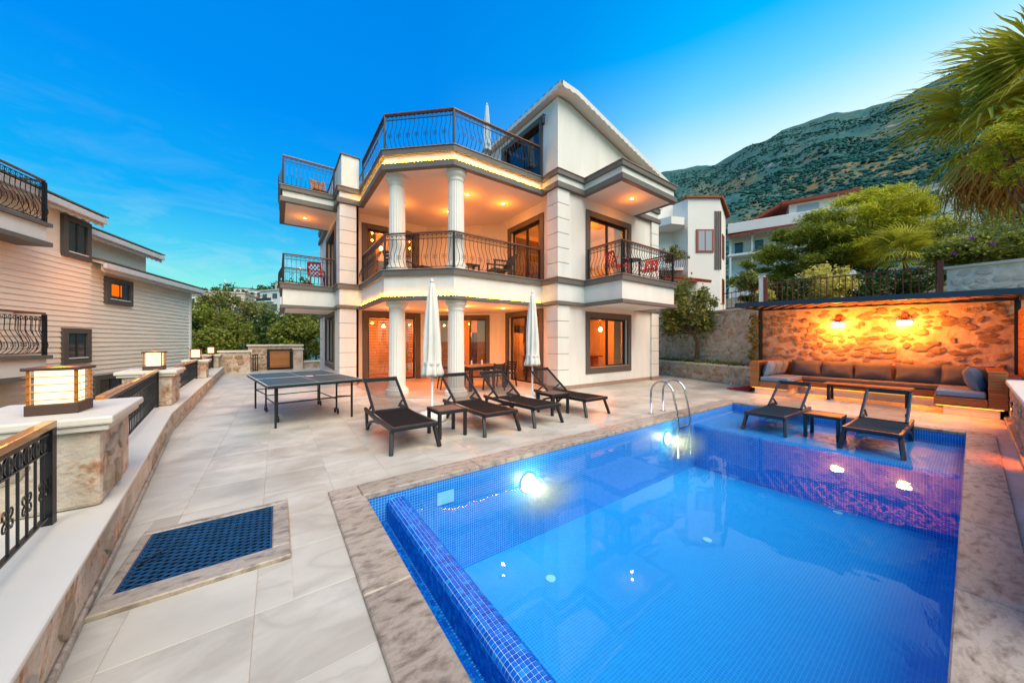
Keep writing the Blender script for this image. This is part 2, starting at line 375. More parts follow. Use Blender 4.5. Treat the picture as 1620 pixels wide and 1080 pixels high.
def patchy(name):
    # rough stone faces showing through worn mortar
    m = M[name]; nt = m.node_tree; b = nt.nodes['Principled BSDF']; src = b.inputs['Base Color'].links[0].from_socket; ge = nt.nodes.new('ShaderNodeNewGeometry')
    def nz(s, d, dist=0):
        n = nt.nodes.new('ShaderNodeTexNoise'); n.inputs['Scale'].default_value = s; n.inputs['Detail'].default_value = d; n.inputs['Roughness'].default_value = .65; n.inputs['Distortion'].default_value = dist
        nt.links.new(ge.outputs['Position'], n.inputs['Vector']); return n.outputs[0]
    f = ramp_n(nt, nz(3.6, 5, .4), [(.50, (0, 0, 0)), (.58, (.85, .85, .85))])
    c = mix_n(nt, f, src, ramp_n(nt, nz(16, 8), [(.30, hexc('#5e4632')), (.45, hexc('#a9764c')), (.60, hexc('#c9b096')), (.75, hexc('#d9cfc0'))]))
    nt.links.new(c, b.inputs['Base Color'])
patchy('mortar')
marble('paving', hexc('#c8c3b4'), hexc('#ada697'), hexc('#a8a090'), .9, .42, warp=.6, streak=(1, 1.7, 1), objrnd=.04)
marble('coping', hexc('#b8ac9b'), hexc('#6a5d50'), hexc('#8d8070'), 8.0, .45, warp=.25, objrnd=.2, streak=(1, 2.2, 1), bump=.25)
marble('porch_tile', hexc('#c4b3a2'), hexc('#ab9886'), hexc('#98866f'), 1.4, .4)

def mosaic(name, c1, c2, grout, pitch=.028, mortar=.0020, rough=.18):
    m = bpy.data.materials.new(name); m.use_nodes = True; nt = m.node_tree; b = nt.nodes['Principled BSDF']; b.inputs['Roughness'].default_value = rough
    uv = nt.nodes.new('ShaderNodeUVMap'); br = nt.nodes.new('ShaderNodeTexBrick'); br.offset = 0; br.squash = 1; br.offset_frequency = 2
    br.inputs['Color1'].default_value = (*c1, 1); br.inputs['Color2'].default_value = (*c2, 1); br.inputs['Mortar'].default_value = (*grout, 1)
    br.inputs['Scale'].default_value = 1; br.inputs['Brick Width'].default_value = pitch; br.inputs['Row Height'].default_value = pitch; br.inputs['Mortar Size'].default_value = mortar
    br.inputs['Mortar Smooth'].default_value = .1; br.inputs['Bias'].default_value = -.25
    nt.links.new(uv.outputs[0], br.inputs['Vector']); nt.links.new(br.outputs[0], b.inputs['Base Color'])
    bp = nt.nodes.new('ShaderNodeBump'); bp.invert = True; bp.inputs['Strength'].default_value = .4; bp.inputs['Distance'].default_value = .002
    nt.links.new(br.outputs['Fac'], bp.inputs['Height']); nt.links.new(bp.outputs[0], b.inputs['Normal'])
    M[name] = m
mosaic('mosaic', (.002, .145, .58), (.003, .215, .68), (.20, .60, .86), rough=.35)
mosaic('mosaic_floor', (.001, .26, .67), (.001, .31, .72), (.04, .44, .80), mortar=.0022, rough=.6)
def planar_uv(o):
    me = o.data; uvl = me.uv_layers.new(name='UVMap')
    for p in me.polygons:
        n = p.normal; a = max(range(3), key=lambda i: abs(n[i]))
        for li in p.loop_indices:
            c = me.vertices[me.loops[li].vertex_index].co
            uvl.data[li].uv = (c.x, c.y) if a == 2 else ((c.y, c.z) if a == 0 else (c.x, c.z))
    return o

# ------------------------------------------------------------------ terrain: valley floor and mountain
CA, SA = math.cos(R(35.53)), math.sin(R(35.53))
def cam_xy(X, d): return (X * CA + d * SA, -X * SA + d * CA)     # right/forward of the photographer -> scene
RIDGE = [(-700, 462), (0, 466), (180, 462), (300, 460), (345, 455), (380, 452), (440, 456), (520, 450), (700, 420), (900, 330), (1049, 270), (1089, 264), (1123, 258), (1170, 231),
         (1204, 216), (1238, 199), (1262, 196), (1315, 176), (1370, 166), (1432, 145), (1494, 118), (1560, 94), (1620, 68), (1900, -40), (2600, -150)]
def lerp_tab(t, x):
    if x <= t[0][0]: return t[0][1]
    for (a, ya), (b, yb) in zip(t, t[1:]):
        if x <= b: 
            k = (x - a) / (b - a); return ya + (yb - ya) * k
    return t[-1][1]
def terrain_z(r, az):
    px = 810 + 521 * math.tan(max(-1.25, min(1.25, az))); y = lerp_tab(RIDGE, px)
    Rr = lerp_tab([(300, 330), (450, 360), (820, 1000), (1000, 1450), (1620, 1600)], px)
    zr = 1.49 + (540 - y) / 521 * Rr * math.cos(max(-1.25, min(1.25, az)))
    b0 = lerp_tab([(300, -3.5), (700, -3), (1000, 1.0), (1150, 1.6)], px)
    t = (r - 26) / (Rr - 26)
    if t < 0: return b0
    p = lerp_tab([(450, 1.25), (1000, 1.45)], px)
    if t <= 1: z = b0 + (zr - b0) * t ** p
    else: z = zr - (t - 1) * zr * .9
    x, yy = r * math.sin(az), r * math.cos(az)
    amp = min(1, max(0, t * 1.4)) * (1 - .55 * max(0, 1 - abs(t - 1) * 5) if abs(t - 1) < .2 else 1)
    z += amp * (noise.fractal(Vector((x * .0042, yy * .0042, 3.1)), 1.0, 2.0, 5) * .030 * Rr + noise.fractal(Vector((x * .02, yy * .02, 1)), 1, 2, 3) * 4.0 * (Rr / 1600))
    if px > 900 and abs(t - 1) < .05: z += noise.fractal(Vector((px * .035, 1, 5)), 1, 2, 4) * 6
    return z
azs = [R(-88 + 176 * i / 300) for i in range(301)]
rs = [26 * (4200 / 26) ** (j / 110) for j in range(111)]
mb = MB()
for r_ in rs:
    for a_ in azs:
        X, d = r_ * math.sin(a_), r_ * math.cos(a_); x, y = cam_xy(X, d); mb.v.append((x, y, terrain_z(r_, a_)))
na = len(azs)
for j in range(len(rs) - 1):
    for i in range(na - 1): mb.f.append((j*na+i, j*na+i+1, (j+1)*na+i+1, (j+1)*na+i))
def hill_mat():
    m = bpy.data.materials.new('hillside'); m.use_nodes = True; nt = m.node_tree; b = nt.nodes['Principled BSDF']; b.inputs['Roughness'].default_value = .95; b.inputs['Specular IOR Level'].default_value = .1
    ge = nt.nodes.new('ShaderNodeNewGeometry')
    def nz(s, d, st=None):
        n = nt.nodes.new('ShaderNodeTexNoise'); n.inputs['Scale'].default_value = s; n.inputs['Detail'].default_value = d; n.inputs['Roughness'].default_value = .65
        mp = nt.nodes.new('ShaderNodeMapping'); mp.inputs['Scale'].default_value = st or (1, 1, 1); nt.links.new(ge.outputs['Position'], mp.inputs[0]); nt.links.new(mp.outputs[0], n.inputs['Vector']); return n.outputs[0]
    c = ramp_n(nt, nz(.035, 8), [(.36, (.024, .098, .098)), (.54, (.038, .118, .108)), (.80, (.10, .16, .12))])  # teal slopes: the bluish haze of distance is put into the colour
    hz_ = nt.nodes.new('ShaderNodeSeparateXYZ'); nt.links.new(ge.outputs['Position'], hz_.inputs[0])
    low = nt.nodes.new('ShaderNodeMapRange'); low.inputs[1].default_value = 260; low.inputs[2].default_value = 620; low.inputs[3].default_value = 1; low.inputs[4].default_value = .12; nt.links.new(hz_.outputs['Z'], low.inputs[0])
    dry = ramp_n(nt, nz(.006, 5), [(.44, (0, 0, 0)), (.60, (.85, .85, .85))]); c = mix_n(nt, math_n(nt, 'MULTIPLY', dry, low.outputs[0]), c, ramp_n(nt, nz(.06, 7), [(.4, (.03, .085, .075)), (.54, (.22, .16, .05)), (.66, (.34, .22, .08))]))
    rk = ramp_n(nt, nz(.011, 8, (1, 1, 2.2)), [(.63, (0, 0, 0)), (.69, (.8, .8, .8))]); c = mix_n(nt, rk, c, ramp_n(nt, nz(.09, 6), [(.35, (.20, .19, .18)), (.65, (.42, .40, .38))]))
    nt.links.new(c, b.inputs['Base Color']); M['hillside'] = m
hill_mat()
tag(mb.build('mountain', 'hillside', smooth=True), kind='structure')
g = MB(); g.add([(-4000, -4000, -3.9), (4000, -4000, -3.9), (4000, 4000, -3.9), (-4000, 4000, -3.9)], [(0, 1, 2, 3)])
mat('ground_green', (.06, .07, .03), .95, color2=(.16, .13, .08), vscale=.3)
tag(g.build('ground', 'ground_green'), kind='structure')
# scrub on the mountain: too many to count
ICO = bmesh.new(); bmesh.ops.create_icosphere(ICO, subdivisions=1, radius=1); ICOV = [v.co.copy() for v in ICO.verts]; ICOF = [tuple(v.index for v in f.verts) for f in ICO.faces]; ICO.free()
mb = MB(); rs2 = random.Random(3)
k = 0
while k < 27500:
    px = rs2.uniform(1000, 1640) if k < 24000 else rs2.uniform(1640, 2500); a_ = math.atan((px - 810) / 521); t = rs2.random() ** .7 * .97
    Rr = lerp_tab([(1000, 1450), (1620, 1600)], px); r_ = 90 + (Rr - 90) * t
    X, d = r_ * math.sin(a_), r_ * math.cos(a_); x, y = cam_xy(X, d)
    if noise.noise(Vector((x * .013, y * .013, 9))) + noise.noise(Vector((x * .05, y * .05, 4))) * .6 < rs2.uniform(-.65, .25): continue
    s = rs2.uniform(1.4, 4.2) * (.35 + .65 * min(.6, t) / .6) * (1 - .55 * max(0, t - .55) / .45); z = terrain_z(r_, a_)
    sx, sy, sz = s * rs2.uniform(.8, 1.5), s * rs2.uniform(.8, 1.5), s * rs2.uniform(.55, .9); k += 1
    mb.add([(x + v.x * sx, y + v.y * sy, z + (v.z * .9 + .35) * sz) for v in ICOV], ICOF)
mat('scrub', (.026, .104, .088), .95, spec=.1, island=.5)  # bluish tint of distance painted in, as on the slopes
tag(mb.build('scrub', 'scrub', smooth=True), 'dark green scrub dotted over the mountainside', 'scrub', kind='stuff')

# ------------------------------------------------------------------ terrace paving
PIT = .565; GAP = .0011
def in_poly(x, y, poly):
    c = False; n = len(poly)
    for i in range(n):
        x0, y0 = poly[i]; x1, y1 = poly[i-1]
        if (y0 > y) != (y1 > y) and x < (x1 - x0) * (y - y0) / (y1 - y0) + x0: c = not c
    return c
EDGE = [(-.30, -2.2), (-1.0, 4.1), (-1.42, 7.7), (-2.02, 20.4)]     # foot of the low boundary wall
def edge_u(v): 
    return lerp_tab([(p[1], p[0]) for p in EDGE], v)
bed = MB()      # mortar bed under the tiles, left open over the pool
for (x0, x1, y0, y1) in ((-2.4, .42, -2.4, 23), (.42, 9.28, 3.66, 23), (9.28, 16.5, -2.4, 23), (.42, 9.28, -2.4, -.22)):
    bed.bx(x0, x1, y0, y1, -.30, -.006)
mat('joint', hexc('#aca597'), .9)
terr = tag(bed.build('terrace_floor', 'joint'), kind='structure')
cells = []
for i in range(-6, 32):
    for j in range(-7, 38):
        x0, y0 = -.10 + i * PIT, 2.285 + j * PIT; x1, y1 = x0 + PIT, y0 + PIT
        cx, cy_ = (x0 + x1) / 2, (y0 + y1) / 2
        d = cx * SA + cy_ * CA
        cells.append((d if d > .2 else 50, x0, x1, y0, y1))
cells.sort()
HOLES = [(.41, 9.29, -.21, 3.68), (-.83, .08, 2.73, 3.70)]
rest = MB(); n_t = 0
HOUSE = [(1.8, 18.4), (1.8, 12.4), (2.25, 12.4), (2.25, 9.28), (3.72, 7.86), (6.95, 7.86), (6.95, 7.35), (12.2, 7.35), (12.2, 18.4)]
def cut_rects(r, holes):
    out = [r]
    for hx0, hx1, hy0, hy1 in holes:
        nx = []
        for x0, x1, y0, y1 in out:
            if x1 <= hx0 or x0 >= hx1 or y1 <= hy0 or y0 >= hy1: nx.append((x0, x1, y0, y1)); continue
            if x0 < hx0: nx.append((x0, hx0, y0, y1))
            if x1 > hx1: nx.append((hx1, x1, y0, y1))
            a, b = max(x0, hx0), min(x1, hx1)
            if y0 < hy0: nx.append((a, b, y0, hy0))
            if y1 > hy1: nx.append((a, b, hy1, y1))
        out = nx
    return [q for q in out if q[1] - q[0] > .02 and q[3] - q[2] > .02]
for d, x0, x1, y0, y1 in cells:
    if x1 < edge_u((y0 + y1) / 2) - .02 or x0 > 13.6 + max(0, y0 - 4) * .4 or y1 < -2.2: continue
    if all(in_poly(x, y, HOUSE) for x, y in ((x0, y0), (x1, y0), (x0, y1), (x1, y1))): continue
    for q in cut_rects((x0 + GAP/2, x1 - GAP/2, y0 + GAP/2, y1 - GAP/2), HOLES):
        a0, a1, b0, b1 = q; dz = rnd.uniform(-.0006, .0006); c = .004
        X, dd = (a0+a1)/2*CA - (b0+b1)/2*SA, (a0+a1)/2*SA + (b0+b1)/2*CA
        seen = dd > .8 and abs(X) < 1.62 * dd + .5 and 1.49 / dd < 1.06
        m = MB() if (n_t < 290 and seen) else rest
        m.add([(a0, b0, -.03), (a1, b0, -.03), (a1, b1, -.03), (a0, b1, -.03), (a0, b0, -.002+dz), (a1, b0, -.002+dz), (a1, b1, -.002+dz), (a0, b1, -.002+dz),
               (a0+c, b0+c, dz), (a1-c, b0+c, dz), (a1-c, b1-c, dz), (a0+c, b1-c, dz)],
              [(8, 9, 10, 11), (4, 5, 9, 8), (5, 6, 10, 9), (6, 7, 11, 10), (7, 4, 8, 11), (0, 1, 5, 4), (1, 2, 6, 5), (2, 3, 7, 6), (3, 0, 4, 7)])
        if m is not rest: m.build('paving_tile', 'paving', terr); n_t += 1
tag(rest.build('far_paving', 'paving', terr), kind='stuff')
# porch paving inside the house corner
po = MB(); po.prism([(2.20, 12.95), (2.20, 9.25), (3.70, 7.80), (7.25, 7.80), (7.25, 11.0), (5.0, 13.0)], .001, .012)
po.build('porch_paving', 'porch_tile', terr)

# ------------------------------------------------------------------ pool
pool = bpy.data.objects.new('pool', None); col.objects.link(pool); tag(pool, kind='structure')
PX0, PX1, PY0, PY1 = .68, 9.02, .06, 3.40
WZ = -.105; FZ = -1.12; SHX, SHZ = 7.12, -.235
b = MB()   # walls (facing inwards), thick shells
b.bx(PX0-.22, PX0, PY0-.25, PY1+.25, -1.4, -.02); b.bx(PX1, PX1+.22, PY0-.25, PY1+.25, -1.4, -.02)
b.bx(PX0, PX1, PY1, PY1+.22, -1.4, -.02); b.bx(PX0, PX1, PY0-.22, PY0, -1.4, -.02)
planar_uv(b.build('pool_wall', 'mosaic', pool))
b = MB(); b.bx(PX0, PX1, PY0, PY1, FZ-.2, FZ)
planar_uv(b.build('pool_floor', 'mosaic_floor', pool))
# sun shelf with a rounded nose
b = MB(); prof = [(PX1, SHZ)]
for k in range(7):
    a = R(90 * k / 6); prof.append((SHX + .07 - .07 * math.sin(a), SHZ - .07 + .07 * math.cos(a)))
prof.append((SHX, FZ + .001)); 
for y in (PY0, PY1): b.v += [(x, y, z) for x, z in prof]
n = len(prof)
for i in range(n-1): b.f.append((i, n+i, n+i+1, i+1))
sh = b.build('sun_shelf', 'mosaic', pool, smooth=False); me = sh.data; uvl = me.uv_layers.new(name='UVMap')
arc = [0]
for i in range(1, n): arc.append(arc[-1] + math.hypot(prof[i][0]-prof[i-1][0], prof[i][1]-prof[i-1][1]))
for p in me.polygons:
    for li in p.loop_indices:
        vi = me.loops[li].vertex_index; uvl.data[li].uv = (arc[vi % n], me.vertices[vi].co.y)
# overflow weir and its gutter, tile by tile where the tiles are large in view
G0, G1 = PX0, .895; W1 = 1.075
b = MB(); b.bx(G0, G1, PY0, PY1, -.50, -.298); planar_uv(b.build('gutter_bed', 'mosaic', pool))
mat('grout', (.50, .78, .95), .7)
b = MB(); prof = [(G1+.003, -.30)]
rad = .045
for k in range(6): a = R(90*k/5); prof.append((G1+.003+rad-rad*math.cos(a), -.093-rad+rad*math.sin(a)))
for k in range(6): a = R(90*k/5); prof.append((W1-.003-rad+rad*math.sin(a), -.093-rad+rad*math.cos(a)))
prof.append((W1-.003, FZ-.05)); n = len(prof)
for y in (PY0, PY1): b.v += [(x, y, z) for x, z in prof]
for i in range(n-1): b.f.append((i, i+1, n+i+1, n+i)[::-1])
b.build('weir_grout', 'grout', pool)
mat('mosaic_tile', (.003, .05, .60), .32, spec=.25, objrnd=None, island=.5)
mt = M['mosaic_tile'].node_tree
def oi_tile():
    nt = mt; b = nt.nodes['Principled BSDF']; oi = nt.nodes.new('ShaderNodeObjectInfo'); ge = nt.nodes.new('ShaderNodeNewGeometry')
    s = math_n(nt, 'FRACT', math_n(nt, 'ADD', oi.outputs['Random'], ge.outputs['Random Per Island']))
    c = ramp_n(nt, s, [(0, (.001, .080, .46)), (.5, (.001, .125, .60)), (.85, (.002, .18, .66)), (.97, (.003, .26, .68)), (1, (.004, .30, .66))]); nt.links.new(c, b.inputs['Base Color'])
oi_tile()
# path of the outer skin across the weir, sampled by arc length
path = []
def skin(o):
    P = [(G1 - o, -.298)]
    for k in range(9): a = R(90*k/8); P.append((G1+rad-(rad+o)*math.cos(a), -.09-rad+(rad+o)*math.sin(a)))
    for k in range(9): a = R(90*k/8); P.append((W1-rad+(rad+o)*math.sin(a), -.09-rad+(rad+o)*math.cos(a)))
    P.append((W1 + o, -.42)); return P
SK = skin(0); L_ = [0]
for p, q in zip(SK, SK[1:]): L_.append(L_[-1] + math.hypot(q[0]-p[0], q[1]-p[1]))
def at_arc(s):
    for i in range(len(L_)-1):
        if s <= L_[i+1]:
            k = (s - L_[i]) / (L_[i+1] - L_[i]); p, q = SK[i], SK[i+1]
            return (p[0]+(q[0]-p[0])*k, p[1]+(q[1]-p[1])*k)
    return SK[-1]
TP = .0285; allt = []
for r_ in range(int(L_[-1] / TP)):
    s0, s1 = r_ * TP + .0021, (r_ + 1) * TP - .0021; p0, p1 = at_arc(s0), at_arc(s1)
    for c_ in range(int((PY1 - PY0) / TP)):
        y0, y1 = PY1 - c_ * TP - TP + .0021, PY1 - c_ * TP - .0021
        d = (p0[0]) * SA + y0 * CA; z = (p0[1] + p1[1]) / 2
        vis = 540 + 521 * (1.49 - z) / d < 1085 and d > .3
        allt.append((d if vis else 9 + d, p0, p1, y0, y1))
for r_ in range(7):       # gutter floor tiles
    for c_ in range(int((PY1 - PY0) / TP)):
        x0 = G0 + .003 + r_ * TP; y1 = PY1 - c_ * TP - .0016; y0 = y1 - TP + .0032
        d = x0 * SA + y0 * CA; vis = 540 + 521 * 1.79 / d < 1085
        allt.append((d + .6 if vis else 9 + d, (x0, -.2965), (x0 + TP - .0032, -.2965), y0, y1))
allt.sort(key=lambda t: t[0])
rest = MB()
for k, (d, p0, p1, y0, y1) in enumerate(allt):
    dx, dz = p1[0]-p0[0], p1[1]-p0[1]; l = math.hypot(dx, dz); nx, nz = -dz/l*.0035, dx/l*.0035
    m = MB() if k < 290 else rest
    e = .0012; ux, uz = dx/l*e, dz/l*e
    m.add([(p0[0], y0, p0[1]), (p1[0], y0, p1[1]), (p1[0], y1, p1[1]), (p0[0], y1, p0[1]),
           (p0[0]+nx+ux, y0+e, p0[1]+nz+uz), (p1[0]+nx-ux, y0+e, p1[1]+nz-uz), (p1[0]+nx-ux, y1-e, p1[1]+nz-uz), (p0[0]+nx+ux, y1-e, p0[1]+nz+uz)],
          [(4, 5, 6, 7), (0, 1, 5, 4), (1, 2, 6, 5), (2, 3, 7, 6), (3, 0, 4, 7)])
    if m is not rest: m.build('mosaic_tile', 'mosaic_tile', pool)
tag(rest.build('mosaic_tiles', 'mosaic_tile', pool), kind='stuff')
# coping slabs
def slab(poly, z0, z1, c=.008):
    m = MB(); m.prism(poly, z0, z1 - c); inn = offset_poly(poly, c); n = len(poly)
    a = sum(poly[i][0]*poly[(i+1)%n][1]-poly[(i+1)%n][0]*poly[i][1] for i in range(n))
    if a < 0: poly, inn = poly[::-1], inn[::-1]
    m.f.pop(1)
    m.add([(x, y, z1-c) for x, y in poly] + [(x, y, z1) for x, y in inn], [(i, (i+1)%n, n+(i+1)%n, n+i) for i in range(n)] + [tuple(range(n, 2*n))])
    return m
CT = .022
xs = [.67, 1.95, 3.3, 4.62, 5.95, 7.3, 8.3, 9.03]
for a, b_ in zip(xs, xs[1:]):
    slab([(a+.0015, 3.39), (b_-.0015, 3.39), (b_-.0015, 3.68), (a+.0015, 3.68)], -.03, CT).build('coping_stone', 'coping', pool)
    slab([(a+.0015, -.21), (b_-.0015, -.21), (b_-.0015, .065), (a+.0015, .065)], -.03, CT).build('coping_stone', 'coping', pool)
ys = [-.21, .9, 2.05, 3.39, 3.68]
for a, b_ in zip(ys, ys[1:]):
    slab([(.41, a+.0015), (.69, a+.0015), (.69, b_-.0015), (.41, b_-.0015)] if b_ < 3.5 else [(.41, a), (.668, a), (.668, b_), (.41, b_)], -.03, CT).build('coping_stone', 'coping', pool)
ys = [-.21, .065, 1.2, 2.3, 3.39, 3.68]
for a, b_ in zip(ys, ys[1:]):
    slab([(9.015 if .06 < a < 3.3 else 9.032, a+.0015), (9.29, a+.0015), (9.29, b_-.0015), (9.015 if .06 < a < 3.3 else 9.032, b_-.0015)], -.03, CT).build('coping_stone', 'coping', pool)
# bottom drains
mat('drain_white', (.35, .65, .80), .4)
for (x, y) in ((2.45, 2.70), (4.6, 2.03), (6.95, 1.2)):
    MB().lathe([(.055, FZ + .001), (.055, FZ + .012), (.045, FZ + .016)], x, y, 16).build('floor_inlet', 'drain_white', pool)
MB().bx(1.42, 1.62, PY1-.012, PY1+.001, -.30, -.17).build('skimmer', 'drain_white', pool)
# water: two sheets (the pool up to the weir and a film in the gutter)
def water_mat():
    m = glass_mat('water', (.70, .96, 1.0), 1.62, 0.0, .66); nt = m.node_tree
    ge = nt.nodes.new('ShaderNodeNewGeometry'); no = nt.nodes.new('ShaderNodeTexNoise'); no.inputs['Scale'].default_value = 1.5; no.inputs['Detail'].default_value = 3
    nt.links.new(ge.outputs['Position'], no.inputs['Vector'])
    bp = nt.nodes.new('ShaderNodeBump'); bp.inputs['Strength'].default_value = .07; bp.inputs['Distance'].default_value = .05
    nt.links.new(no.outputs[0], bp.inputs['Height'])
    for n in nt.nodes:
        if n.type in ('BSDF_GLOSSY', 'LAYER_WEIGHT'): nt.links.new(bp.outputs[0], n.inputs['Normal'])
    # only the level top of the body of water mirrors; its sides and bottom lie against the tiles
    sp = nt.nodes.new('ShaderNodeSeparateXYZ'); nt.links.new(ge.outputs['True Normal'], sp.inputs[0])
    mx = [n for n in nt.nodes if n.type == 'MIX_SHADER'][0]; fl = mx.inputs[0].links[0].from_socket
    up = math_n(nt, 'GREATER_THAN', math_n(nt, 'ABSOLUTE', sp.outputs['Z']), .5)
    ps = nt.nodes.new('ShaderNodeSeparateXYZ'); nt.links.new(ge.outputs['Position'], ps.inputs[0])
    top = math_n(nt, 'MULTIPLY', up, math_n(nt, 'GREATER_THAN', ps.outputs['Z'], -.5))
    nt.links.new(math_n(nt, 'MULTIPLY', fl, top), mx.inputs[0])
    tn = [n for n in nt.nodes if n.type == 'BSDF_TRANSPARENT'][0]
    nt.links.new(mix_n(nt, top, (1.0, 1.0, 1.0), (.72, .95, 1.0)), tn.inputs[0])
water_mat()
b = MB(); b.bx(W1-.03, PX1-.002, PY0+.002, PY1-.002, FZ+.004, WZ)
tag(b.build('pool_water', 'water'), kind='structure')
# underwater lights; a scattering ellipsoid is added round each to make a halo
def halo_volume():
    m = bpy.data.materials.new('halo_volume'); m.use_nodes = True; nt = m.node_tree; nt.nodes.remove(nt.nodes['Principled BSDF'])
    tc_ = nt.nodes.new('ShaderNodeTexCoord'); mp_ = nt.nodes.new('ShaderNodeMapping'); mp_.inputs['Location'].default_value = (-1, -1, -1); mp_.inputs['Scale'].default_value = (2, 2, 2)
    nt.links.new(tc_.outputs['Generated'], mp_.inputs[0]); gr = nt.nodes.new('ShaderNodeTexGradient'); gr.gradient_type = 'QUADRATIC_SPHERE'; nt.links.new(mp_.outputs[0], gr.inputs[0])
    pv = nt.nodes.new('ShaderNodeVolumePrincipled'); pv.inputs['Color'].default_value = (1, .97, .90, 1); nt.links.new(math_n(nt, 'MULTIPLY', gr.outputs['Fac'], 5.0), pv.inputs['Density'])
    nt.links.new(pv.outputs[0], nt.nodes['Material Output'].inputs['Volume']); M['halo_volume'] = m
halo_volume()
for i, (x, lab) in enumerate(((2.68, 'round underwater lamp glowing near the overflow edge of the pool'), (6.06, 'round underwater lamp glowing below the pool ladder'))):
    t = thing('pool_light', lab, 'pool light', (x, PY1, -.36), group='underwater pool lights')
    m = MB(); m.lathe([(.125, 0), (.125, .02), (.112, .028)], 0, 0, 24).xf(Matrix.Translation((x, PY1, -.36)) @ Matrix.Rotation(R(90), 4, 'X')); m.build('bezel', 'white_paint', t, smooth=False)
    m = MB(); m.lathe([(.11, 0), (.11, .03), (.08, .04)], 0, 0, 24).xf(Matrix.Translation((x, PY1, -.36)) @ Matrix.Rotation(R(90), 4, 'X')); m.build('lens', 'pool_glow', t)
    lamp('POINT', (x, PY1 - .16, -.36), 9, (1, .78, .42), .08, t, 'pool_lamp_light')
    m = MB(); m.lathe([(.01 + math.sin(math.pi * q / 14) * .36, -.30 * math.cos(math.pi * q / 14)) for q in range(15)], 0, 0, 20).xf(Matrix.Translation((x + .06, PY1 - .32, -.42)) @ Matrix.Diagonal((2.0, .95, 1.1, 1))); m.build('halo_volume', 'halo_volume', t)

# ------------------------------------------------------------------ railings
def baluster_mesh(name, h, belly, scroll, flip=1, twist=False):
    """local frame: x along the rail, y outwards, z up from the bottom bar"""
    m = MB(); r = .0075
    if belly:
        P = [(0, 0, 0), (0, .045, .02), (0, .115, .10), (0, .145, .20), (0, .125, .31), (0, .07, .43), (0, .015, .54), (0, -.012, .63), (0, 0, h-.15), (0, 0, h)]
    else: P = [(0, 0, 0), (0, 0, h*.5), (0, 0, h)]
    m.tube(P, r, 4)
    m.tube([(.048*math.cos(R(30*k)) + .0, 0, h-.062 + .048*math.sin(R(30*k))) for k in range(12)], .006, 4, closed=True)
    if scroll:
        zc, yc = (.24, .142) if belly else (h*.36, 0)
        for sx in (1, -1):
            for sz in (1, -1):
                pts = []
                for k in range(7):
                    a = R(-90 + 48*k); rr = .030*(1-.09*k); pts.append((sx*(.034 - .0 + rr*math.cos(a)), yc, zc + sz*(.034 + rr*math.sin(a))))
                m.tube([(0, yc, zc)] + pts, .0045, 4)
    return m.mesh(name, 'iron')
BAL = {}
def railing(parent, p0, p1, z, h=1.0, belly=True, spacing=.128, name='railing', posts=(True, True), railmat='wood_rail', out=1, sub=True, postw=.05):
    """a run of wrought iron railing from p0 to p1 (outside lies on the right for out=1)"""
    dx, dy = p1[0]-p0[0], p1[1]-p0[1]; l = math.hypot(dx, dy); ux, uy = dx/l, dy/l; nx, ny = uy*out, -ux*out
    rail = MB(); rail.bar((p0[0]-ux*.02, p0[1]-uy*.02, z+h-.022), (p1[0]+ux*.02, p1[1]+uy*.02, z+h-.022), .062, .044)
    top = rail.build(name, railmat, parent, bevel=.008)
    fr = MB(); fr.bar((*p0, z+h-.075), (*p1, z+h-.075), .026, .012); fr.bar((*p0, z+.06), (*p1, z+.06), .026, .012); fr.bar((*p0, z+h-.185), (*p1, z+h-.185), .02, .010)
    fr.build('rail_bars', 'iron', top, local=True)['kind'] = 'stuff'
    for f, p in zip(posts, (p0, p1)):
        if f: MB().bx(p[0]-postw/2, p[0]+postw/2, p[1]-postw/2, p[1]+postw/2, z, z+h-.04).build('post', 'iron', top, local=True)
    n = max(1, round((l-.06)/spacing)); bh = h-.075-.06
    for k in range(n):
        s = .03 + (l-.06)*(k+.5)/n; key = (round(bh, 3), belly, k % 2)
        if key not in BAL: BAL[key] = baluster_mesh('baluster', bh, belly, k % 2 == 1)
        mt = Matrix(((ux, nx, 0, p0[0]+ux*s), (uy, ny, 0, p0[1]+uy*s), (0, 0, 1, z+.06), (0, 0, 0, 1)))
        put('baluster', BAL[key], top, mt, local=True)
    return top

# ------------------------------------------------------------------ the villa
villa = thing('villa', 'cream two storey villa with grey cornices, columned corner porch and iron balconies', 'house', (7, 12.5, 0))
Z1, ZR = 3.41, 6.66
WALLS = [  # p0, p1 (inside on the left), ground openings, upper openings
    ((1.75, 18.3), (1.75, 12.35), [(1.9, 4.3, .62, 2.45)], [(2.3, 4.7, Z1, 5.65)]),
    ((2.3, 12.9), (4.95, 12.9), [(.42, 2.2, .02, 2.42)], [(.40, 2.15, Z1, 5.62)]),
    ((4.95, 12.9), (7.2, 10.9), [(.45, 2.45, .02, 2.40)], []),
    ((7.2, 10.9), (7.2, 7.45), [(.6, 2.42, .02, 2.40)], [(.75, 2.45, Z1, 5.58)]),
    ((6.95, 7.3), (12.2, 7.3), [(1.38, 3.42, .62, 2.27)], [(1.38, 3.42, Z1, 5.58)]),
    ((12.2, 7.3), (12.2, 18.3), [], []), ((12.2, 18.3), (1.75, 18.3), [], []),
    ((1.75, 12.35), (2.3, 12.35), [], []), ((2.3, 12.35), (2.3, 12.9), [], []),
]
wb = MB()
for p0, p1, og, ou in WALLS:
    t = .25 if math.hypot(p1[0]-p0[0], p1[1]-p0[1]) > 1 else .08
    wall_open(wb, p0, p1, t, .0, 2.62, og); wall_open(wb, p0, p1, t, 3.395, 6.14, ou)
wb.build('wall', 'plaster', villa)
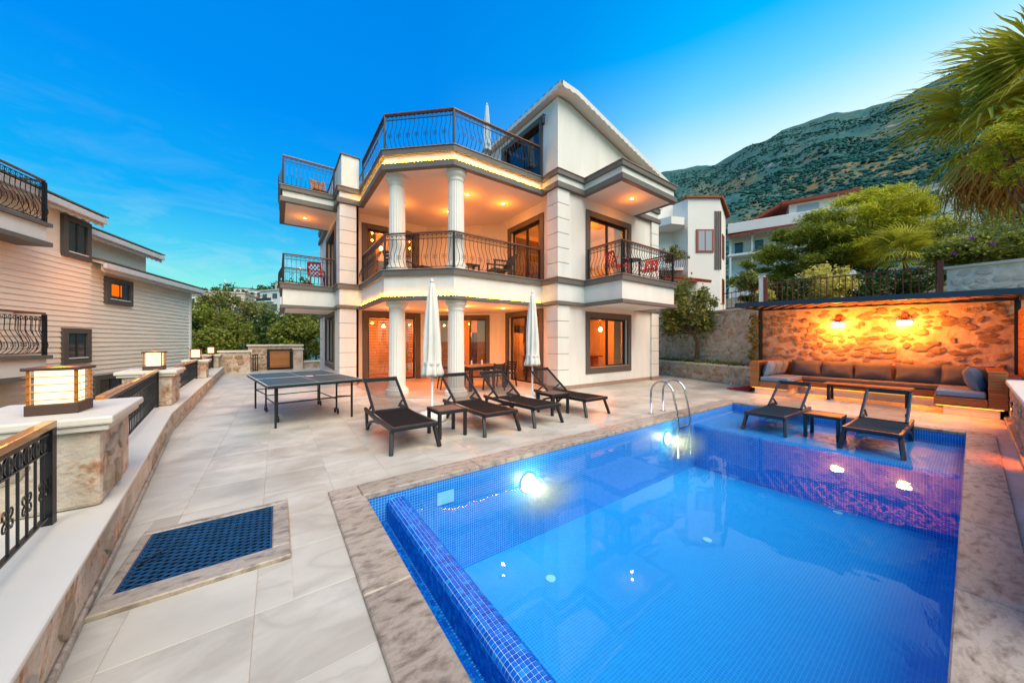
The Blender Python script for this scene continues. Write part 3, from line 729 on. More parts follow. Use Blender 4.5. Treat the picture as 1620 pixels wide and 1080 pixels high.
# inner partitions and floors so the lit rooms close behind their glass
for z0, z1 in ((.0, 2.62), (3.395, 6.14)):
    for p, q in (((7.46, 11.4), (11.94, 11.4)), ((5.1, 15.6), (11.94, 15.6)), ((2.02, 15.9), (5.1, 15.9)), ((5.25, 13.15), (5.25, 15.59))):
        MB().seg(p, q, 0, .12, z0, z1).build('inner_wall', 'plaster_inner', villa)
MB().prism([(2.02, 18.2), (2.02, 13.2), (5.0, 13.2), (7.5, 11.0), (7.5, 7.56), (11.94, 7.56), (11.94, 18.2)], .001, .012).build('inner_floor', 'wood_floor', villa)
TRIM = [(1.62, 18.42), (1.62, 15.9), (.08, 15.9), (.08, 13.2), (1.62, 13.2), (1.62, 12.2), (2.3, 12.2), (2.3, 9.3), (3.78, 7.9), (6.80, 7.9), (6.80, 7.17), (7.95, 7.17), (7.95, 5.75), (10.9, 5.75), (10.9, 7.17), (12.36, 7.17), (12.36, 18.42)]
for nm, za, zb, zc, zd in (('balcony_slab', 2.60, 2.71, 3.25, 3.41), ('roof_slab', 6.12, 6.29, 6.51, 6.66)):
    m = MB(); m.prism(offset_poly(TRIM, .075), za+.02, zd-.02); s = m.build(nm, 'plaster', villa)
    m = MB(); ring(m, TRIM, .16, za, zb); m.build('lower_moulding', 'grey_trim', s, local=True, bevel=.012)
    m = MB(); ring(m, offset_poly(TRIM, .01), .16, zc, zd); m.build('upper_moulding', 'grey_trim', s, local=True, bevel=.012)
    m = MB(); m.prism(offset_poly(TRIM, -.012), zd+.002, zd+.020); m.build('marble_edge', 'marble_edge', s, local=True)
    m = MB(); m.prism(offset_poly(TRIM, .162), za+.012, za+.019); m.build('soffit', 'ceiling_white', s, local=True)
# LED strings on the ledges of the porch slabs
BAY = [(2.3, 12.2), (2.3, 9.3), (3.78, 7.9), (6.80, 7.9)]
for z in (2.71, 6.29):
    m = MB()
    for p, q in zip(BAY, BAY[1:]):
        l = math.hypot(q[0]-p[0], q[1]-p[1]); ux, uy = (q[0]-p[0])/l, (q[1]-p[1])/l; nx, ny = -uy, ux; n = int(l/.105)
        for k in range(n):
            s = (k+.5)*l/n; c = (p[0]+ux*s+nx*.045, p[1]+uy*s+ny*.045)
            m.seg((c[0]-ux*.016, c[1]-uy*.016), (c[0]+ux*.016, c[1]+uy*.016), -.011, .011, z+.004, z+.022)
    tag(m.build('led_string', 'led', villa), kind='stuff')
# corner piers of rusticated blocks
def pier(x0, x1, y0, y1, levels):
    for za, zb in levels:
        n = round((zb-za)/.47); hgt = (zb-za)/n
        MB().bx(x0+.018, x1-.018, y0+.018, y1-.018, za, zb).build('pier_core', 'grey_trim', villa)
        for k in range(n):
            MB().bx(x0, x1, y0, y1, za+k*hgt+.006, za+(k+1)*hgt-.006).build('quoin_block', 'plaster', villa, bevel=.012)
LV = [(.12, 2.60), (2.715, 3.25), (3.43, 6.12)]
pier(6.86, 7.36, 7.24, 7.74, LV); pier(1.70, 2.22, 12.27, 12.79, LV); pier(11.80, 12.27, 7.21, 7.68, [(.12, 2.60), (3.43, 6.12)]); pier(1.70, 2.1, 17.9, 18.35, [(.12, 2.60), (3.43, 6.12)])
m = MB()
for p, q in (((7.37, 7.286), (11.79, 7.286)), ((1.736, 17.9), (1.736, 12.8))): m.seg(p, q, 0, .03, .0, .12)
for x0, x1, y0, y1 in ((6.84, 7.38, 7.22, 7.76), (1.68, 2.24, 12.25, 12.81), (11.78, 12.29, 7.19, 7.70), (1.68, 2.12, 17.88, 18.37)): m.bx(x0, x1, y0, y1, 0, .118)
tag(m.build('skirting', 'marble_edge', villa), kind='stuff')
m = MB()
for p, q in (((2.3, 12.9), (2.72, 12.9)), ((4.5, 12.9), (4.95, 12.9)), ((7.2, 10.9), (7.2, 10.3)), ((7.2, 8.48), (7.2, 7.76))): m.seg(p, q, -.014, .01, .012, .10)
tag(m.build('porch_skirting', 'marble_edge', villa), kind='stuff')
# fluted columns
def column(x, y, z0, z1, base=True):
    root = MB(); rr = .226
    fl = lambda i, j, a: 1 - .055 * (0.5 - 0.5 * math.cos(j * math.pi))
    top = z1 - .26
    prof = [(rr, z0+.20), (rr*.995, z0+(top-z0)*.4), (rr*.93, top)]
    c = root.lathe(prof, x, y, 40, rad=fl).build('column', 'column_white', villa)
    if base:
        MB().lathe([(.32, z0), (.32, z0+.075), (.305, z0+.08), (.312, z0+.10), (.312, z0+.13), (.29, z0+.15), (.256, z0+.16), (.262, z0+.185), (.245, z0+.21)], x, y, 28).build('column_base', 'column_white', c, local=True)
    MB().lathe([(rr*.98, top-.02), (rr*1.0, top+.01), (rr*.95, top+.02), (rr*.97, top+.07), (rr*1.22, top+.135), (rr*1.26, top+.15), (rr*1.26, top+.19), (rr*1.2, top+.20), (rr*1.32, top+.22), (rr*1.32, z1)], x, y, 28).build('capital', 'column_white', c, local=True)
for x, y in ((2.78, 9.50), (4.02, 8.28)):
    column(x, y, .01, 2.612); column(x, y, 3.43, 6.132)
# windows and doors --------------------------------------------------
def opening(p0, p1, op, kind, depth=.10, surround=.19, lab=None, blind=False, curtain=True, sill=False, glass='glass', panes=2):
    """fit a grey surround, dark frame, panes and hangings into an opening of the wall p0-p1"""
    l = math.hypot(p1[0]-p0[0], p1[1]-p0[1]); ux, uy = (p1[0]-p0[0])/l, (p1[1]-p0[1])/l; nx, ny = -uy, ux
    at = lambda s, o=0: (p0[0]+ux*s+nx*o, p0[1]+uy*s+ny*o); s0, s1, za, zb = op
    m = MB(); lo = za if not sill else za-surround
    m.seg(at(s0-surround), at(s0), -.035, .03, lo, zb+surround); m.seg(at(s1), at(s1+surround), -.035, .03, lo, zb+surround); m.seg(at(s0), at(s1), -.035, .03, zb, zb+surround)
    if sill: m.seg(at(s0), at(s1), -.035, .03, lo, za)
    d = m.build(kind, 'grey_surround', villa, bevel=.006)
    m = MB(); f = .06; m.seg(at(s0), at(s0+f), depth, depth+.06, za, zb); m.seg(at(s1-f), at(s1), depth, depth+.06, za, zb)
    m.seg(at(s0+f), at(s1-f), depth, depth+.06, zb-f, zb); m.seg(at(s0+f), at(s1-f), depth, depth+.06, za, za+f); 
    m.seg(at(s0), at(s1), .03, depth, zb-.004, zb-.001)
    for k in range(1, panes): 
        c = s0+(s1-s0)*k/panes; m.seg(at(c-.035), at(c+.035), depth-.01, depth+.05, za+f, zb-f)
    m.build('frame', 'dark_frame', d, local=True)
    for k in range(panes):
        a, b = s0+f/2+(s1-s0-f)*k/panes, s0+f/2+(s1-s0-f)*(k+1)/panes
        MB().seg(at(a+.02), at(b-.02), depth+.025, depth+.031, za+f*.6, zb-f*.6).build('pane', glass, d, local=True)
    if sill: MB().seg(at(s0+.002), at(s1-.002), -.05, depth, za+.002, za+.028).build('sill', 'marble_edge', d, local=True)
    if blind:
        n = int((zb-za-.25)/.105)
        for k in range(n):
            z = zb-.08-k*.105; MB().seg(at(s0+.07), at(s1-.07), depth+.09, depth+.094, z-.062, z).build('blind_strip', 'blind', d, local=True)
    if curtain:
        for (a, b) in ((s1-.42, s1-.05),) if curtain == 1 else ((s0+.05, s0+.35), (s1-.42, s1-.05)):
            m = MB(); n = 24; 
            for k in range(n+1):
                s = a+(b-a)*k/n; o = depth+.16+.03*math.sin(k*1.55); q = at(s, o); m.v += [(q[0], q[1], za+.03), (q[0], q[1], zb)]
            for k in range(n): m.f.append((2*k, 2*k+2, 2*k+3, 2*k+1))
            m.build('curtain', 'curtain', d, local=True)
    return d
W = WALLS
opening(*W[0][:2], W[0][2][0], 'window', sill=True, glass='glass_dark', curtain=False)
opening(*W[0][:2], W[0][3][0], 'balcony_door', glass='glass_dark', curtain=1)
opening(*W[1][:2], W[1][2][0], 'patio_door', blind=True, curtain=False, panes=2)
opening(*W[1][:2], W[1][3][0], 'balcony_door', curtain=2, panes=2)
opening(*W[2][:2], W[2][2][0], 'patio_door', curtain=2, panes=3, surround=.14)
opening(*W[3][:2], W[3][2][0], 'patio_door', curtain=1, panes=2)
opening(*W[3][:2], W[3][3][0], 'balcony_door', curtain=1, panes=2)
opening(*W[4][:2], W[4][2][0], 'window', sill=True, curtain=1, panes=2)
opening(*W[4][:2], W[4][3][0], 'balcony_door', curtain=2, panes=2)
# ceiling downlights and the rooms' lamps
def downlight(x, y, z, power=22):
    m = MB(); m.lathe([(.062, z-.008), (.062, z), (.04, z+.001)], x, y, 20); d = m.build('downlight', 'white_paint', villa)
    MB().lathe([(.044, z-.012), (.044, z-.009)], x, y, 16).build('lens', 'downlight_glow', d, local=True)
    lamp('SPOT', (x, y, z-.03), power*1.7, WARM, .04, villa, 'downlight_lamp', 165, .9, aim=(0, 0, -1)); lamp('POINT', (x, y, z-.34), power*.30, WARM, .05, villa, 'ceiling_fill')  # the point lamp is an extra, added below the ceiling to brighten it
for x, y in ((4.9, 9.3), (6.2, 9.2), (3.3, 11.2), (5.0, 10.9)):
    downlight(x, y, 6.13, 46); downlight(x, y, 2.61, 58)
downlight(9.4, 6.45, 6.13, 30); downlight(.85, 14.6, 6.13, 26)
for (x, y, z, p) in ((10.63, 8.75, 1.95, 110), (9.7, 9.2, 5.55, 130), (3.7, 14.6, 2.1, 120), (3.6, 14.6, 5.4, 100), (6.6, 13.4, 2.2, 50), (8.6, 13.4, 2.0, 110), (3.2, 16.9, 2.0, 10)):
    m = MB(); m.lathe([(.01, z+.12), (.05, z+.1), (.075, z+.02), (.05, z-.05), (.015, z-.07)], x, y, 14); b_ = m.build('pendant_bulb', 'bulb_glow', villa, smooth=True)
    MB().tube([(x, y, z+.12), (x, y, 2.6 if z < 3 else 6.12)], .006, 5).build('flex', 'iron', b_, local=True)
    lamp('POINT', (x, y, z-.16), p, ORANGE if z < 3 else (1, .22, .012), .08, villa, 'room_lamp')
# kitchen fittings seen through the poolside window
for k in range(5): MB().bx(8.3+k*.7, 8.98+k*.7, 10.75, 11.38, .012, .86).build('kitchen_unit', 'dark_wood', villa, bevel=.01)
MB().bx(8.28, 11.84, 10.72, 11.385, .865, .905).build('worktop', 'marble_edge', villa)
for k in range(4): MB().bx(8.3+k*.9, 9.17+k*.9, 11.05, 11.385, 1.45, 2.15).build('wall_cupboard', 'dark_wood', villa, bevel=.01)
MB().bx(7.55, 8.2, 10.7, 11.38, .012, 1.85).build('fridge', 'steel', villa, bevel=.02)
MB().bx(9.3, 11.0, 8.9, 9.6, .86, .90).build('breakfast_bar', 'dark_wood', villa); MB().bx(9.5, 10.8, 9.0, 9.5, .012, .859).build('bar_cabinet', 'teak', villa)
for k in range(4): MB().bx(7.6+k*.55, 8.13+k*.55, 10.85, 11.38, 3.42, 5.75).build('wardrobe_door', 'dark_wood', villa, bevel=.008)
MB().bx(10.3, 11.3, 11.35, 11.385, 4.6, 5.3).build('picture_frame', 'dark_frame', villa); MB().bx(10.0, 11.7, 9.4, 11.2, 3.42, 3.95).build('bed', 'cushion', villa, bevel=.05)
for k in range(3): MB().bx(8.4+k*1.1, 9.45+k*1.1, 15.15, 15.58, .012, 1.95).build('bookcase', 'dark_wood', villa, bevel=.01)
MB().bx(2.2, 3.0, 15.4, 15.88, 3.42, 5.5).build('cupboard', 'dark_wood', villa, bevel=.01)
MB().bx(3.4, 4.6, 15.84, 15.89, 4.5, 5.2).build('picture_frame', 'dark_frame', villa)
# balcony and roof terrace railings
for z in (Z1+.02, ZR+.02):
    o = .10
    pts = [(2.3+o, 12.15), (2.3+o, 9.3+.04), (3.78+.04, 7.9+o), (6.78, 7.9+o)]
    for k, (p, q) in enumerate(zip(pts, pts[1:])): railing(villa, p, q, z, posts=(True, k == 2), name='porch_railing' if z < 5 else 'roof_railing')
    pts = [(1.62, 15.8), (.18, 15.8), (.18, 13.3), (1.66, 13.3)]
    for k, (p, q) in enumerate(zip(pts, pts[1:])): railing(villa, p, q, z, posts=(True, k == 2), name='side_balcony_railing')
pts = [(8.05, 7.1), (8.05, 5.85), (10.8, 5.85), (10.8, 7.1)]
for k, (p, q) in enumerate(zip(pts, pts[1:])): railing(villa, p, q, Z1+.02, posts=(True, k == 2), name='pool_balcony_railing')
# parapet over the corner pier
m = MB(); m.bx(1.76, 2.30, 12.3, 18.2, 6.66, 7.76); m.build('parapet', 'plaster', villa)
m = MB(); m.bx(1.72, 2.34, 12.26, 18.25, 7.762, 7.80); m.build('parapet_cap', 'grey_trim', villa)
# attic with its falling roof
RX0, RX1 = 6.92, 12.3; RY0, RY1 = 7.3, 15.5
rz = lambda x: lerp_tab([(6.5, 9.05), (7.4, 9.02), (12.9, 7.62)], x)
poly = [(RX0, ZR), (12.2, ZR)] + [(x, rz(x)-.14) for x in (12.2, 10, 8.5, 7.4, RX0)]
m = MB(); n = len(poly)
for y in (RY0, RY0+.25): m.v += [(x, y, z) for x, z in poly]
m.f += [tuple(range(n)), tuple(range(2*n-1, n-1, -1))] + [((i+1) % n, i, n+i, n+(i+1) % n) for i in range(n)]
m.bx(RX0, RX0+.25, RY0+.251, 8.1, ZR, rz(RX0)-.15); m.bx(RX0, RX0+.25, 10.3, RY1, ZR, rz(RX0)-.15); m.bx(RX0, RX0+.25, 8.1, 10.3, 8.62, rz(RX0)-.15)
m.bx(RX0, 12.2, RY1-.25, RY1, ZR, 8.2); m.bx(12.0, 12.2, RY0+.26, RY1, ZR, 7.5)
m.build('attic_wall', 'plaster', villa)
rx = [6.76, 7.4] + [7.4 + (12.75-7.4)*k/9 for k in range(1, 10)]
m = MB()
for y in (RY0-.34, RY1+.3): m.v += [(x, y, rz(x)) for x in rx] + [(x, y, rz(x)-.09) for x in rx]
k = len(rx)
for i in range(k-1): m.f += [(i, i+1, 2*k+i+1, 2*k+i), (k+i+1, k+i, 3*k+i, 3*k+i+1), (i+1, i, k+i, k+i+1), (2*k+i, 2*k+i+1, 3*k+i+1, 3*k+i)]
m.f += [(0, 2*k, 3*k, k), (k-1, 2*k-1, 4*k-1, 3*k-1)]
roof = m.build('roof', 'white_wood', villa)
tiles = []
nyt = int((RY1-RY0+.64)/.30)
for i in range(k-1):
    x0, x1 = rx[i], rx[i+1]
    for j in range(nyt):
        y0 = RY0-.33+j*.30
        if j > 3 and len(tiles) > 260: continue
        t = MB(); P = []
        for a in range(6):
            ya = y0+.30*a/5; zz = .055*math.sin(math.pi*a/5)**.7+.012
            P += [(x0-.03, ya, rz(x0)+zz+.012), (x1+.0, ya, rz(x1)+zz)]
        t.v = P; t.f = [(2*a, 2*a+1, 2*a+3, 2*a+2) for a in range(5)]; tiles.append(t)
for t in tiles[:280]: t.build('roof_tile', 'roof_tile', roof, local=True)
# scalloped fascia boards
def fascia(p, q, hgt, nm):
    m = MB(); l = (Vector(q)-Vector(p)).length; n = int(l/.05); P, Q = Vector(p), Vector(q); up = Vector((0, 0, 1))
    t = (Q-P).normalized(); side = t.cross(up).normalized()*.022
    for k in range(n+1):
        c = P.lerp(Q, k/n); s = abs(math.sin(k*math.pi/5)); lo = c - up*(hgt + .035*s)
        m.v += [c-side, lo-side, c+side, lo+side]
    for k in range(n): a, b = 4*k, 4*k+4; m.f += [(a, a+1, b+1, b), (a+2, b+2, b+3, a+3), (a+1, a+3, b+3, b+1), (a, b, b+2, a+2)]
    m.build(nm, 'white_wood', roof, local=True)
fascia((6.76, RY0-.36, rz(6.76)+.03), (7.4, RY0-.36, rz(7.4)+.03), .13, 'fascia'); fascia((7.4, RY0-.36, rz(7.4)+.03), (12.75, RY0-.36, rz(12.75)+.03), .13, 'fascia'); fascia((6.74, RY1+.3, rz(6.55)+.03), (6.74, RY0-.36, rz(6.55)+.03), .12, 'fascia')
# terrace door of the attic, outdoor lamp, rear block
d = opening((RX0, 10.4), (RX0, 7.4), (.22, 2.25, ZR+.02, 8.55), 'terrace_door', glass='glass_dark', curtain=False, surround=.17)
m = MB(); m.tube([(RX0-.02, 7.85, 8.62), (RX0-.12, 7.85, 8.62), (RX0-.12, 7.85, 8.55)], .018, 6); m.lathe([(.05, 8.30), (.062, 8.34), (.062, 8.50), (.04, 8.56)], RX0-.12, 7.85, 12); m.build('wall_lamp', 'anthracite', villa)
m = MB(); m.bx(3.2, 6.6, 14.2, 18.2, 6.66, 8.0); m.build('stair_block', 'plaster', villa)
m = MB(); m.add([(2.9, 13.9, 8.02), (6.9, 13.9, 8.02), (6.9, 18.4, 8.6), (2.9, 18.4, 8.6), (2.9, 13.9, 8.14), (6.9, 13.9, 8.14), (6.9, 18.4, 8.72), (2.9, 18.4, 8.72)], [(0, 3, 2, 1), (4, 5, 6, 7), (0, 1, 5, 4), (1, 2, 6, 5), (2, 3, 7, 6), (3, 0, 4, 7)]); m.build('stair_roof', 'white_wood', villa)
opening((3.2, 14.2), (6.6, 14.2), (.5, 2.6, ZR+.02, 7.75), 'terrace_door', glass='glass_dark', curtain=False, surround=.10, depth=-.03)
# camera bracket on the roof edge
m = MB(); m.tube([(12.3, 7.1, 6.68), (12.3, 7.1, 6.98)], .02, 6); m.bar((12.1, 6.9, 6.98), (12.55, 7.15, 7.04), .09, .07); m.build('security_camera', 'white_paint', villa)

# ------------------------------------------------------------------ rubble stones
rs3 = random.Random(11); STONE = []
for k in range(14):
    n = rs3.choice((6, 7, 8)); m = MB(); ph = rs3.random() * 6
    out = [1 + .16 * math.sin(2 * a_ + ph) + rs3.uniform(-.24, .2) for a_ in [2 * math.pi * i / n for i in range(n)]]
    P0 = [(out[i] * math.cos(2*math.pi*i/n), .35, out[i] * math.sin(2*math.pi*i/n)) for i in range(n)]
    P1 = [(x * .95, -.55 + rs3.uniform(-.2, .2), z * .95) for x, _, z in P0]
    P2 = [(x * .70 + rs3.uniform(-.12, .12), -.85 + rs3.uniform(-.22, .22), z * .70 + rs3.uniform(-.12, .12)) for x, _, z in P0]
    m.v = P0 + P1 + P2 + [(0, -.95 + rs3.uniform(-.2, .2), 0)]
    for i in range(n):
        j = (i + 1) % n; m.f += [(i, j, n+j, n+i), (n+i, n+j, 2*n+j, 2*n+i), (2*n+i, 2*n+j, 3*n)]
    STONE.append(m)
STONE_ME = {}
def stone_me(k, mt):
    if (k, mt) not in STONE_ME:
        STONE_ME[(k, mt)] = STONE[k].mesh('stone', mt, False)
    return STONE_ME[(k, mt)]
def stones(parent, org, xd, w, h, size, mt='rubble', seed=0, fill=.8, depth=.035, local=False, jit=.35, aspect=1.45, top=None):
    """irregular stones standing proud of a wall face: org = lower left, xd = direction along the wall, outward on its right"""
    r = random.Random(seed); xd = Vector((xd[0], xd[1], 0)).normalized(); nd = Vector((xd.y, -xd.x, 0)); org = Vector(org)
    z = size * .35; row = 0
    while z < h - size * .25:
        rh = size * r.uniform(.75, 1.15); x = r.uniform(0, .6) * size
        while x < w - size * .2:
            sw = size * aspect * r.uniform(.6, 1.25)
            if r.random() < fill and x + sw * .9 < w and (top is None or z + rh*.3 < top(x + sw/2)):
                sx, sz = sw * .5 * r.uniform(.80, .95), rh * .5 * r.uniform(.72, .95); dz = r.uniform(-jit, jit) * rh * .3
                ang = r.uniform(-.25, .25); p = org + xd * (x + sw / 2) + Vector((0, 0, min(h - sz * .95, max(sz * .95, z + rh/2 - size*.35 + dz))))
                c, s = math.cos(ang), math.sin(ang); X = xd * c + Vector((0, 0, s)); Zv = Vector((0, 0, c)) - xd * s; Y = -nd
                dd = depth * r.uniform(.5, 1.2)
                mtx = Matrix(((X.x*sx, Y.x*dd, Zv.x*sz, p.x), (X.y*sx, Y.y*dd, Zv.y*sz, p.y), (X.z*sx, Y.z*dd, Zv.z*sz, p.z), (0, 0, 0, 1)))
                put('stone', stone_me(r.randrange(14), mt), parent, mtx, local=local)
            x += sw * r.uniform(.92, 1.08)
        z += rh; row += 1

# ------------------------------------------------------------------ low boundary wall on the left, pillars, lanterns, rails
bw = thing('boundary_wall', 'low white-topped stone wall running along the left edge of the terrace', 'wall', (-1.2, 5, 0))
outer = [(p[0] - (.85 if i < 3 else .8), p[1]) for i, p in enumerate(EDGE)]
m = MB(); m.prism(EDGE + outer[::-1], -3.6, .285); m.build('wall_body', 'mortar', bw)
m = MB(); top = [(p[0] + .012, p[1]) for p in EDGE] + [(p[0] - .012, p[1]) for p in outer[::-1]]; m.prism(top, .287, .32); m.build('ledge', 'ledge_white', bw, bevel=.01)
m = MB(); 
for p, q in zip(EDGE, EDGE[1:]): m.seg(p, q, -.022, .0, .001, .055)
m.build('kerb', 'coping', bw, bevel=.01)
for k, (p, q) in enumerate(zip(EDGE, EDGE[1:])):
    l = math.hypot(q[0]-p[0], q[1]-p[1]); stones(bw, (p[0], p[1], .08), (q[0]-p[0], q[1]-p[1]), l, .2, .15 if k < 2 else .17, 'rubble_pale', 40+k, .55, .02, aspect=2.2)
lamp_labels = ['large lit box lantern on the nearest pillar at the left edge', 'lit box lantern on the second pillar along the boundary wall', 'third lit box lantern along the boundary wall', 'small farthest lit box lantern at the end of the boundary wall']
pil_labels = ['nearest stone pillar with a white cap on the left wall', 'second stone pillar of the left wall, before the table tennis table', 'third stone pillar along the left wall', 'farthest stone pillar at the end of the left wall']
PILL = [(-1.02, 3.62, .62, .92, -.10), (-1.56, 8.52, .62, .85, -.05), (-1.84, 14.3, .5, .7, -.05), (-2.12, 19.6, .6, .8, -.05)]
GL = [(1.0, .84, .56)]
for k, (px_, py_, wx, wy, rz_) in enumerate(PILL):
    t = thing('stone_pillar', pil_labels[k], 'pillar', (px_, py_, .32), -rz_*0, 'stone pillars of the boundary wall')
    x0, x1, y0, y1 = px_-wx, px_, py_, py_+wy; zc = .86 if k < 2 else .80
    m = MB(); m.prism([(x0, y0), (x1, y0), (x1+rz_*wy, y1), (x0+rz_*wy, y1)], .321, zc); m.build('pillar_body', 'mortar', t, bevel=.03)
    stones(t, (x0+.02, y0-.0, .36), (1, 0), wx-.04, .42, .22 if k == 0 else .2, 'rubble_pale', 60+k, .8, .03, aspect=1.5)
    stones(t, (x1, y0+.02, .36), (rz_, 1), wy-.04, .46, .2, 'rubble_pale', 70+k, .8, .03, aspect=1.4)
    m = MB(); e = .05; m.prism([(x0-e, y0-e), (x1+e, y0-e), (x1+e+rz_*wy, y1+e), (x0-e+rz_*wy, y1+e)], zc+.002, zc+.045); m.build('cap_underside', 'cap_stone', t, bevel=.012)
    m = MB(); e = .075; m.prism([(x0-e, y0-e), (x1+e, y0-e), (x1+e+rz_*wy, y1+e), (x0-e+rz_*wy, y1+e)], zc+.047, zc+.105); m.build('cap', 'cap_stone', t, bevel=.014)
    lx, ly, lz = (px_-.29, py_+.33, zc+.106); s = .122 if k == 0 else .13
    t = thing('lantern', lamp_labels[k], 'lantern', (lx, ly, lz), group='box lanterns on the pillars')
    MB().bx(lx-s, lx+s, ly-s, ly+s, lz, lz+.075).build('base', 'brown_strip', t, bevel=.006)
    MB().bx(lx-s-.012, lx+s+.012, ly-s-.012, ly+s+.012, lz+.315, lz+.338).build('lid', 'brown_strip', t, bevel=.006)
    MB().bx(lx-s*.72, lx+s*.72, ly-s*.72, ly+s*.72, lz+.076, lz+.314).build('shade', 'lantern_glow', t)
    for sx in (-1, 1):
        for sy in (-1, 1): MB().bx(lx+sx*(s-.016)-.008, lx+sx*(s-.016)+.008, ly+sy*(s-.016)-.008, ly+sy*(s-.016)+.008, lz+.076, lz+.315).build('post', 'gold_rail', t)
    for j in range(4):
        z = lz+.105+.055*j; m = MB(); q = [(lx-s-.004, ly-s-.004), (lx+s+.004, ly-s-.004), (lx+s+.004, ly+s+.004), (lx-s-.004, ly+s+.004)]; ring(m, q, .012, z, z+.005)
        m.build('louvre', 'gold_rail', t)
    lamp('POINT', (lx, ly, lz+.38), 3.5, WARM, .06, t, 'lantern_light')
def free_rail(p0, p1, z, label, **k):
    t = thing('iron_railing', label, 'railing', (*p0, z), group='railings along the boundary wall')
    railing(t, p0, p1, z, belly=False, railmat='gold_rail', name='handrail', **k)
free_rail((-.78, -.3), (-1.19, 3.44), .32, 'nearest iron railing with a golden handrail at the lower left', h=.66, spacing=.115)
free_rail((-1.30, 4.60), (-1.74, 8.44), .32, 'iron railing with golden handrail between the first two pillars', h=.68, spacing=.115)
free_rail((-1.80, 9.45), (-2.06, 14.2), .32, 'iron railing with golden handrail between the second and third pillars', h=.62, spacing=.115)
free_rail((-2.10, 15.1), (-2.30, 19.5), .32, 'farthest iron railing between the last two pillars', h=.6, spacing=.12)
# metal grate in the paving
gr = thing('floor_grate', 'blue metal mesh grate in a raised stone frame on the terrace floor', 'grate', (-.4, 3.2, 0))
mat('grate_blue', (.014, .085, .20), .45, metal=.3, var=.5, vscale=12); mat('pit', (.004, .006, .01), .9)
MB().bx(-.77, -.03, 2.9, 3.64, -.02, -.006).build('pit', 'pit', gr)
for poly in ([(-.83, 2.73), (.08, 2.73), (.08, 2.895), (-.83, 2.895)], [(-.83, 3.645), (.08, 3.645), (.08, 3.71), (-.83, 3.71)], [(-.83, 2.897), (-.775, 2.897), (-.775, 3.643), (-.83, 3.643)], [(-.028, 2.897), (.08, 2.897), (.08, 3.643), (-.028, 3.643)]):
    slab(poly, -.01, .03).build('frame_stone', 'coping', gr)
m = MB(); n1, n2 = 30, 24; gx0, gx1, gy0, gy1 = -.773, -.030, 2.899, 3.641; gz = .018
W_, H_ = gx1-gx0, gy1-gy0
def clip(p, q):
    t0, t1 = 0.0, 1.0; dx, dy = q[0]-p[0], q[1]-p[1]
    for a, b_ in ((-dx, p[0]-gx0), (dx, gx1-p[0]), (-dy, p[1]-gy0), (dy, gy1-p[1])):
        if abs(a) < 1e-9:
            if b_ < 0: return None
        else:
            t = b_/a
            if a < 0: t0 = max(t0, t)
            else: t1 = min(t1, t)
    return ((p[0]+dx*t0, p[1]+dy*t0), (p[0]+dx*t1, p[1]+dy*t1)) if t0 < t1-1e-3 else None
pit = .085
for sgn, dz in ((1, 0), (-1, .0012)):
    for k in range(-26, 40):
        c0 = gx0 + k*pit; sl = .62*sgn
        q = clip((c0 - sgn*1.9, gy0-1.9*.55), (c0 + sgn*1.9, gy0 + 1.9*.55))
        if q: m.seg(q[0], q[1], -.0062, .0062, gz-.006+dz, gz+dz)
m.bx(gx0, gx1, gy0, gy0+.012, .0, gz+.004); m.bx(gx0, gx1, gy1-.012, gy1, .0, gz+.004); m.bx(gx0, gx0+.012, gy0+.012, gy1-.012, .0, gz+.004); m.bx(gx1-.012, gx1, gy0+.012, gy1-.012, .0, gz+.004)
tag(m.build('mesh_panel', 'grate_blue', gr), kind='stuff')
m = MB(); m.tube([(-.74+.0, 3.16, .024), (-.70, 3.16, .05), (-.66, 3.22, .05), (-.66, 3.30, .024)], .006, 6); m.build('handle', 'iron', gr)

# ------------------------------------------------------------------ back end of the terrace
bk = thing('back_wall', 'stone wall with a pale cap closing the far end of the terrace', 'wall', (0, 21.6, 0))
m = MB(); m.bx(-1.2, 1.15, 21.5, 21.9, -3, 1.25); m.bx(1.15, 3.2, 21.5, 21.9, -3, .35); m.build('wall_body', 'mortar', bk)
m = MB(); m.bx(-1.25, 1.2, 21.42, 21.96, 1.252, 1.33); m.bx(1.2, 3.3, 21.42, 21.96, .352, .42); m.build('cap', 'cap_stone', bk)
stones(bk, (-1.15, 21.5, .05), (1, 0), 1.5, 1.15, .2, 'rubble', 81, .85, .04)
stones(bk, (1.2, 21.5, .05), (1, 0), 1.9, .3, .22, 'rubble', 82, .85, .04)
e2 = thing('end_wall', 'short stone wall block with white cap beside the black iron gate', 'wall', (-1.9, 20.6, 0))
m = MB(); m.bx(-2.2, -1.05, 20.4, 20.9, -.2, .98); m.build('wall_body', 'mortar', e2); MB().bx(-2.26, -.98, 20.34, 20.98, .982, 1.06).build('cap', 'cap_stone', e2)
stones(e2, (-2.1, 20.4, .1), (1, 0), 1.0, .8, .26, 'rubble', 83, .8, .04)
t = thing('metal_gate', 'narrow black iron gate standing open at the terrace end', 'gate', (-.92, 20.6, 0))
for x in (-.95, -.86, -.77): MB().bx(x-.02, x+.02, 20.55, 20.6, .03, .85).build('upright', 'iron', t)
for z in (.05, .8): MB().bx(-.97, -.75, 20.555, 20.595, z, z+.05).build('bar', 'iron', t)
t = thing('wooden_gate', 'small wooden slatted gate in a black frame at the end wall', 'gate', (.1, 21.3, 0))
for x in (-.36, .62): MB().bx(x-.06, x+.06, 21.28, 21.4, 0, 1.1).build('frame_post', 'iron', t)
for z in (.03, 1.0): MB().bx(-.30, .56, 21.29, 21.39, z, z+.09).build('frame_rail', 'iron', t)
for k in range(7): MB().bx(-.299, .559, 21.31, 21.36, .125+k*.125, .125+k*.125+.118).build('slat', 'teak', t)
